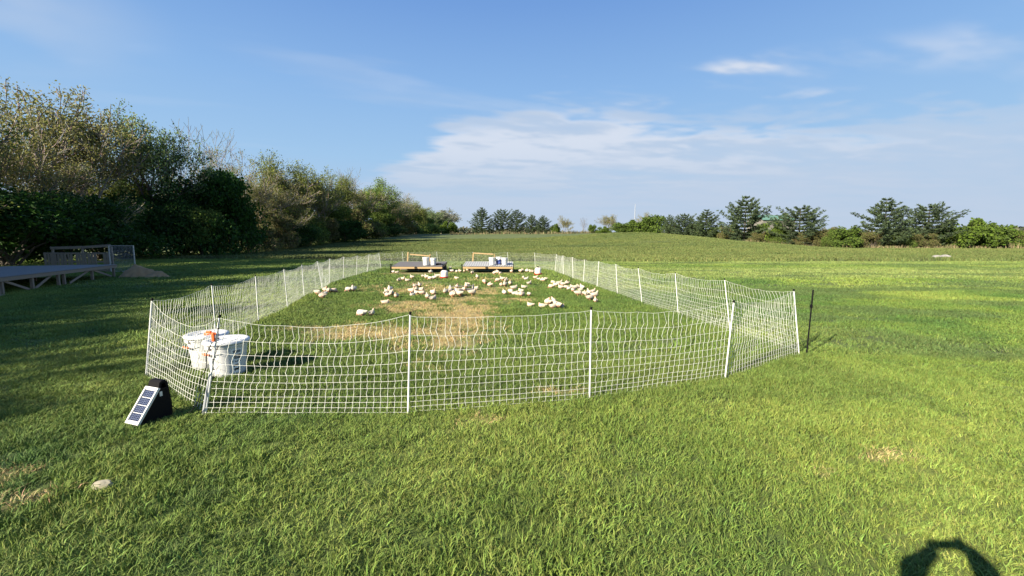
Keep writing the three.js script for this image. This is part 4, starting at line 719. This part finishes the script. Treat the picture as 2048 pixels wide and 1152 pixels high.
// ---------------------------------------------------------------- timber deck, pallets, cage panel, soil heap in the hedge shade
const grain = (() => { const W = 256, data = new Uint8Array(W * W * 4); for (let y = 0; y < W; y++) for (let x = 0; x < W; x++) { const n = fbm(x * 0.02, y * 0.25, 4), v = Math.round(255 * lerp(0.7, 1, n)); data.set([v, v, v, 255], (y * W + x) * 4); } const t = new THREE.DataTexture(data, W, W); t.wrapS = t.wrapT = THREE.RepeatWrapping; t.magFilter = THREE.LinearFilter; t.needsUpdate = true; return t; })();
{
  const woodM = new THREE.MeshStandardMaterial({ color: new THREE.Color().setRGB(0.27, 0.22, 0.165), roughness: 0.95, map: grain, side: THREE.DoubleSide }), topM = new THREE.MeshStandardMaterial({ color: new THREE.Color().setRGB(0.2, 0.195, 0.185), roughness: 1, map: grain, side: THREE.DoubleSide });
  const Rc = V3(-20.7, 0, -22.5), Lc = V3(-17.6, 0, -14.7), L = Rc.distanceTo(Lc), t = thing('timber_deck', 'raised timber deck with grey boards on braced posts', 'deck', [Rc.x, 0, Rc.z], Math.atan2(-(Lc.z - Rc.z), Lc.x - Rc.x));
  // own axes: x along the front edge from the far corner towards the viewer, z to the lawn side
  const Wd = 4.2, hy = 0.62, nb = 28;
  for (let k = 0; k < nb; k++) part('board', box(L / nb - 0.006, 0.03 + 0.002 * (k % 3), Wd, (k + 0.5) * L / nb, hy, Wd / 2 - 0.03), topM, t);
  part('rim_board', box(L, 0.13, 0.04, L / 2, hy - 0.085, 0.0), woodM, t); part('rim_board', box(L, 0.13, 0.04, L / 2, hy - 0.085, Wd - 0.06), woodM, t); for (const x of [0.03, L - 0.03]) part('rim_board', box(0.04, 0.13, Wd - 0.15, x, hy - 0.085, Wd / 2 - 0.03), woodM, t);
  for (const x of [0.2, 2.3, 4.55, 4.95, 6.6, 8.2]) for (const z of [0.07, Wd / 2, Wd - 0.13]) if (x < L) part('post', box(0.09, hy - 0.15, 0.09, x, (hy - 0.15) / 2, z), woodM, t);
  for (const [a, b] of [[[2.2, 0.48], [0.5, 0.05]], [[2.6, 0.48], [4.2, 0.04]], [[5.4, 0.48], [6.5, 0.04]], [[8.1, 0.48], [6.8, 0.04]]]) part('brace', beam(V3(a[0], a[1], 0.06), V3(b[0], b[1], 0.06), 0.09, 0.035), woodM, t);
  const p = thing('timber_post', 'timber post with short cross boards at the deck corner by the picture edge', 'post', [-17.55, 0, -14.55]);
  part('shaft', box(0.14, 1.25, 0.14, -0.03, 0.6, 0), woodM, p); part('cross_board', beam(V3(-0.5, 1.42, 0), V3(0.24, 1.2, 0.02), 0.12, 0.04), woodM, p); part('foot_board', box(0.36, 0.05, 0.2, 0.0, 0.02, 0.02), woodM, p); part('bracket', box(0.22, 0.07, 0.1, 0.04, 1.04, 0.12), M.wood, p);
  const pd = 25.4, X = (px) => bearing(px, pd);
  const pal = (label, a, b, gaps) => {
    const x0 = X(a), x1 = X(b), w = x1 - x0, q = thing('pallet', label, 'pallet', [(x0 + x1) / 2, 0, -pd], 0, 'pallets standing behind the deck'), r = rng(a);
    for (const y of [0.12, 0.62, 1.12]) part('stringer', box(w, 0.09, 0.09, 0, y, -0.055), woodM, q);
    const n = 7; for (let k = 0; k < n; k++) if (!gaps.includes(k)) part('slat', box(w / n * (0.62 + 0.3 * r()), 1.15, 0.02, -w / 2 + (k + 0.5) * w / n, 0.585, 0.005), woodM, q);
  };
  pal('weathered pallet with narrow slats at the hedge end of the deck', 91, 137, []); pal('weathered pallet in the middle behind the deck', 138, 177, [2]); pal('weathered pallet with a wide dark gap beside the wire cage', 178, 222, [3, 4]);
  const rl = thing('timber_rail', 'two long boards on posts above the pallets', 'rail', [0, 0, -pd - 0.35]);
  for (const px of [98, 158, 217]) part('post', box(0.09, 1.5, 0.09, X(px), 0.75, 0), woodM, rl);
  part('board', beam(V3(X(96), 1.42, 0.07), V3(X(159), 1.47, 0.07), 0.16, 0.03), woodM, rl); part('board', beam(V3(X(160), 1.46, 0.07), V3(X(218), 1.58, 0.07), 0.15, 0.03), woodM, rl);
  const cg = thing('wire_cage', 'dark wire mesh cage panel beside the pallets', 'cage', [X(247), 0, -pd]); const w = X(272) - X(223), h = 1.58, mb = new MB();
  for (const s of [-1, 1]) part('frame_bar', box(0.05, h, 0.05, s * w / 2, h / 2, 0), M.steel, cg); for (const y of [0.05, h - 0.02]) part('frame_bar', box(w - 0.06, 0.04, 0.04, 0, y, 0), M.steel, cg);
  for (let x = -w / 2 + 0.08; x < w / 2; x += 0.08) mb.tube([V3(x, 0.05, 0), V3(x, h - 0.03, 0)], 0.004, 3, null, false); for (let y = 0.1; y < h; y += 0.08) mb.tube([V3(-w / 2, y, 0), V3(w / 2, y, 0)], 0.004, 3, null, false);
  part('wire_mesh', mb.geo(), M.steel, cg);
  // heap of soil
  const hb = new MB(), N = 40; const hx = (i, j) => { const a = i / N * 2 - 1, c = j / N * 2 - 1, e = Math.hypot(a, c), y = 0.78 * smooth(1, 0, Math.hypot(a + 0.35, c) * 1.35) + 0.34 * smooth(1, 0, Math.hypot(a - 0.35, c * 1.1) * 1.5), rough = (fbm(a * 7 + 9, c * 7, 4) - 0.5) * 0.34 * smooth(1, 0.6, e); return V3(a * 1.35, 0.8 * Math.max(-0.03, y + rough) - 0.02 - 0.06 * smooth(0.85, 1, e), c * 1.1); };
  for (let j = 0; j <= N; j++) for (let i = 0; i <= N; i++) { const p = hx(i, j), n = fbm(i * 0.5, j * 0.5, 3); hb.v(p.x, p.y, p.z, [lerp(0.24, 0.4, n), lerp(0.15, 0.25, n), lerp(0.075, 0.12, n)]); }
  for (let j = 0; j < N; j++) for (let i = 0; i < N; i++) { const a = j * (N + 1) + i; hb.tri(a, a + N + 1, a + 1); hb.tri(a + 1, a + N + 1, a + N + 2); }
  solo('soil_heap', hb.geo(), vmat(1), 'heap of brown soil at the end of the timber deck', 'soil heap', [bearing(287, 22), 0, -22.2]);
}

// ---------------------------------------------------------------- stones
function stone(seed, sx, sy, sz) { const g = new THREE.IcosahedronGeometry(1, 3), p = g.attributes.position; for (let i = 0; i < p.count; i++) { const x = p.getX(i), y = p.getY(i), z = p.getZ(i), n = 0.8 + 0.35 * fbm(x * 1.6 + seed, y * 1.6 + z * 1.3, 3); p.setXYZ(i, x * n * sx, y * n * sy, z * n * sz); } g.computeVertexNormals(); return g; }
const stoneMat = new THREE.MeshStandardMaterial({ color: new THREE.Color().setRGB(0.32, 0.29, 0.22), roughness: 0.95, map: grubby });
{ const b = onLawn(206, 978); const s = solo('stone', stone(3, 0.07, 0.04, 0.04), stoneMat, 'single pale stone half sunk in the lawn near the viewer', 'stone', [b.x, 0.028, -b.d]); s.rotation.y = 0.25; }
{
  const d = 45, r = rng(9);
  for (let k = 0; k < 7; k++) { const x = bearing(lerp(1872, 1902, k / 6), d), s = 0.18 + 0.2 * r(); const o = solo('stone', stone(k + 20, s * 1.3, s * 0.7, s), mat(k === 3 ? [0.62, 0.6, 0.57] : ((g) => [g, g * 0.95, g * 0.87])(0.13 + 0.14 * r()), 0.9), k === 3 ? 'palest stone in the ring of stones on the far lawn' : 'grey stone in the small ring of stones on the far lawn', 'stone', [x, land(x, d) + s * 0.35, -d - r() * 0.8], 'ring of stones on the far lawn'); o.rotation.y = r() * 6; }
}

// ---------------------------------------------------------------- the photographer, just behind the lens, whose raised arms throw the shadow
{
  const zb = 0.3, turn = 0, ct = Math.cos(turn), st = Math.sin(turn), tw = ([x, y, z]) => [x * ct + z * st, y, -x * st + z * ct];
  const J = { pelvis: [0, 0.95, zb], chest: [0, 1.3, zb], neck: [0, 1.5, zb - 0.01], head: [0, 1.64, zb - 0.03] };
  const limbs = [];
  for (const s of [-1, 1]) {
    const sh = [s * 0.19, 1.44, zb], el = s > 0 ? [0.22, 1.6, 0.2] : [-0.33, 1.66, 0.19], mid = s > 0 ? [0.14, 1.81, 0.115] : [-0.265, 1.83, 0.105], wr = [s * 0.125, 1.875, 0.055];
    limbs.push([tw(sh), tw(el), 0.058, 0.05, 'shirt'], [tw(el), tw(mid), 0.056, 0.056, 'shirt'], [tw(mid), wr, 0.056, 0.042, 'shirt'], ...[ [[s * 0.09, 0.93, zb], [s * 0.11, 0.5, zb - 0.02], 0.092, 0.062, 'jeans'], [[s * 0.11, 0.5, zb - 0.02], [s * 0.12, 0.09, zb + 0.02], 0.06, 0.042, 'jeans'], [[s * 0.12, 0.05, zb + 0.04], [s * 0.14, 0.04, zb - 0.16], 0.048, 0.038, 'shoe']].map(([a, b, ...q]) => [tw(a), tw(b), ...q]));
  }
  const cols = { shirt: [0.16, 0.16, 0.18], skin: [0.48, 0.3, 0.22], jeans: [0.04, 0.06, 0.11], shoe: [0.06, 0.05, 0.045] };
  const body = (wx, y, wz) => {
    const x = wx * ct - wz * st, z = wx * st + wz * ct; let d = egg(x, y, z, [0, 1.28, zb], [0.2, 0.27, 0.13]); d = smin(d, egg(x, y, z, [0, 0.98, zb], [0.175, 0.17, 0.125]), 0.12); d = smin(d, cone(x, y, z, [-0.15, 1.44, zb], [0.15, 1.44, zb], 0.065, 0.065), 0.08);
    d = smin(d, cone(x, y, z, [0, 1.46, zb], [0, 1.58, zb - 0.02], 0.058, 0.052), 0.04);
    for (const [a, b, ra, rb] of limbs) d = smin(d, cone(wx, y, wz, a, b, ra, rb), 0.035);
    return d;
  };
  const paint = (x, y, z) => { let best = 9, k = y < 0.98 ? 'jeans' : y > 1.52 && Math.hypot(x - tw([0, 0, zb])[0], z - tw([0, 0, zb])[2]) < 0.12 ? 'skin' : 'shirt'; for (const [a, b, ra, rb, c] of limbs) { const q = cone(x, y, z, a, b, ra, rb); if (q < 0.012 && q < best) { best = q; k = c; } } return cols[k]; };
  const gs = [nets(body, [-0.6, -0.02, -0.35], [0.4, 1.98, 0.62], 0.018, paint)];
  const H = J.head, headD = (x, y, z) => { let d = egg(x, y, z, H, [0.077, 0.115, 0.098]); d = smin(d, egg(x, y, z, [0, H[1] - 0.075, H[2] - 0.03], [0.05, 0.045, 0.055]), 0.03); d = smin(d, cone(x, y, z, [0, H[1] + 0.01, H[2] - 0.093], [0, H[1] - 0.03, H[2] - 0.112], 0.009, 0.014), 0.012); for (const s of [-1, 1]) { d = smin(d, egg(x, y, z, [s * 0.079, H[1] - 0.01, H[2] + 0.005], [0.011, 0.031, 0.02]), 0.008); d = Math.max(d, -egg(x, y, z, [s * 0.033, H[1] + 0.005, H[2] - 0.1], [0.016, 0.01, 0.014])); d = Math.min(d, egg(x, y, z, [s * 0.033, H[1] + 0.005, H[2] - 0.083], [0.012, 0.012, 0.012])); } d = Math.max(d, -egg(x, y, z, [0, H[1] - 0.062, H[2] - 0.098], [0.024, 0.003, 0.012])); return d; };
  gs.push(nets(headD, [-0.11, H[1] - 0.14, H[2] - 0.14], [0.11, H[1] + 0.13, H[2] + 0.12], 0.0055, (x, y, z) => Math.abs(y - H[1] - 0.005) < 0.011 && Math.abs(Math.abs(x) - 0.033) < 0.011 && z < H[2] - 0.07 ? (Math.hypot(Math.abs(x) - 0.033, y - H[1] - 0.005) < 0.005 ? [0.04, 0.03, 0.02] : [0.7, 0.68, 0.65]) : Math.abs(y - H[1] + 0.062) < 0.008 && Math.abs(x) < 0.026 && z < H[2] - 0.07 ? [0.42, 0.16, 0.13] : cols.skin).rotateY(turn));
  for (const s of [-1, 1]) {
    const bones = [[[s * 0.125, 1.875, 0.055], [s * 0.098, 1.888, 0.034], 0.027, 0.024], [[s * 0.098, 1.9, 0.034], [s * 0.09, 1.91, 0.026], 0.02, 0.018]];
    for (let f = 0; f < 4; f++) { const y = 1.928 - f * 0.0185, l = [0.9, 1, 0.95, 0.78][f], k = [s * 0.098, y, 0.018], m = [s * (0.098 - 0.004), y + 0.001, 0.018 - 0.022 * l], e = [s * (0.094 - 0.016 * l), y, -0.004 - 0.004 * l]; bones.push([[s * 0.1, y * 0.7 + 1.9 * 0.3, 0.04], k, 0.0105, 0.0095], [k, m, 0.0092, 0.0085], [m, e, 0.0084, 0.0072]); }
    bones.push([[s * 0.105, 1.878, 0.042], [s * 0.082, 1.872, 0.035], 0.013, 0.011], [[s * 0.082, 1.872, 0.035], [s * 0.056, 1.885, 0.0265], 0.0105, 0.0085]);
    const hand = (x, y, z) => { let d = 1; bones.forEach(([a, b, ra, rb], i) => { const q = cone(x, y, z, a, b, ra, rb); d = smin(d, q, i < 2 ? 0.015 : 0.004); }); return d; };
    gs.push(nets(hand, [s > 0 ? 0.03 : -0.17, 1.83, -0.03], [s > 0 ? 0.17 : -0.03, 1.96, 0.1], 0.0036, () => cols.skin));
  }
  const p = thing('person', 'person behind the lens in dark shirt and jeans holding a phone overhead', 'person', [0, 0, 0]);
  part('body', mergeGeometries(gs), vmat(0.8), p);
  part('hair', nets((x, y, z) => Math.max(egg(x, y, z, [0, H[1] + 0.012, H[2] + 0.012], [0.087, 0.118, 0.104]), -(y - H[1] - 0.035 + (z - H[2]) * -0.9) ), [-0.11, H[1] - 0.14, H[2] - 0.14], [0.11, H[1] + 0.15, H[2] + 0.14], 0.008, () => [0.05, 0.035, 0.022]).rotateY(turn), vmat(0.9), p);
  const ph = thing('phone', 'black phone held flat overhead by the person behind the lens', 'phone', [0, 1.9, 0.0155]);
  part('case', new RoundedBoxGeometry(0.15, 0.073, 0.009, 2, 0.004), M.black, ph);
  part('screen', new RoundedBoxGeometry(0.142, 0.066, 0.002, 1, 0.0008).translate(0, 0, 0.0052), mat([0.02, 0.02, 0.022], 0.1), ph);
}
shade(scene);
renderer.render(scene, camera);
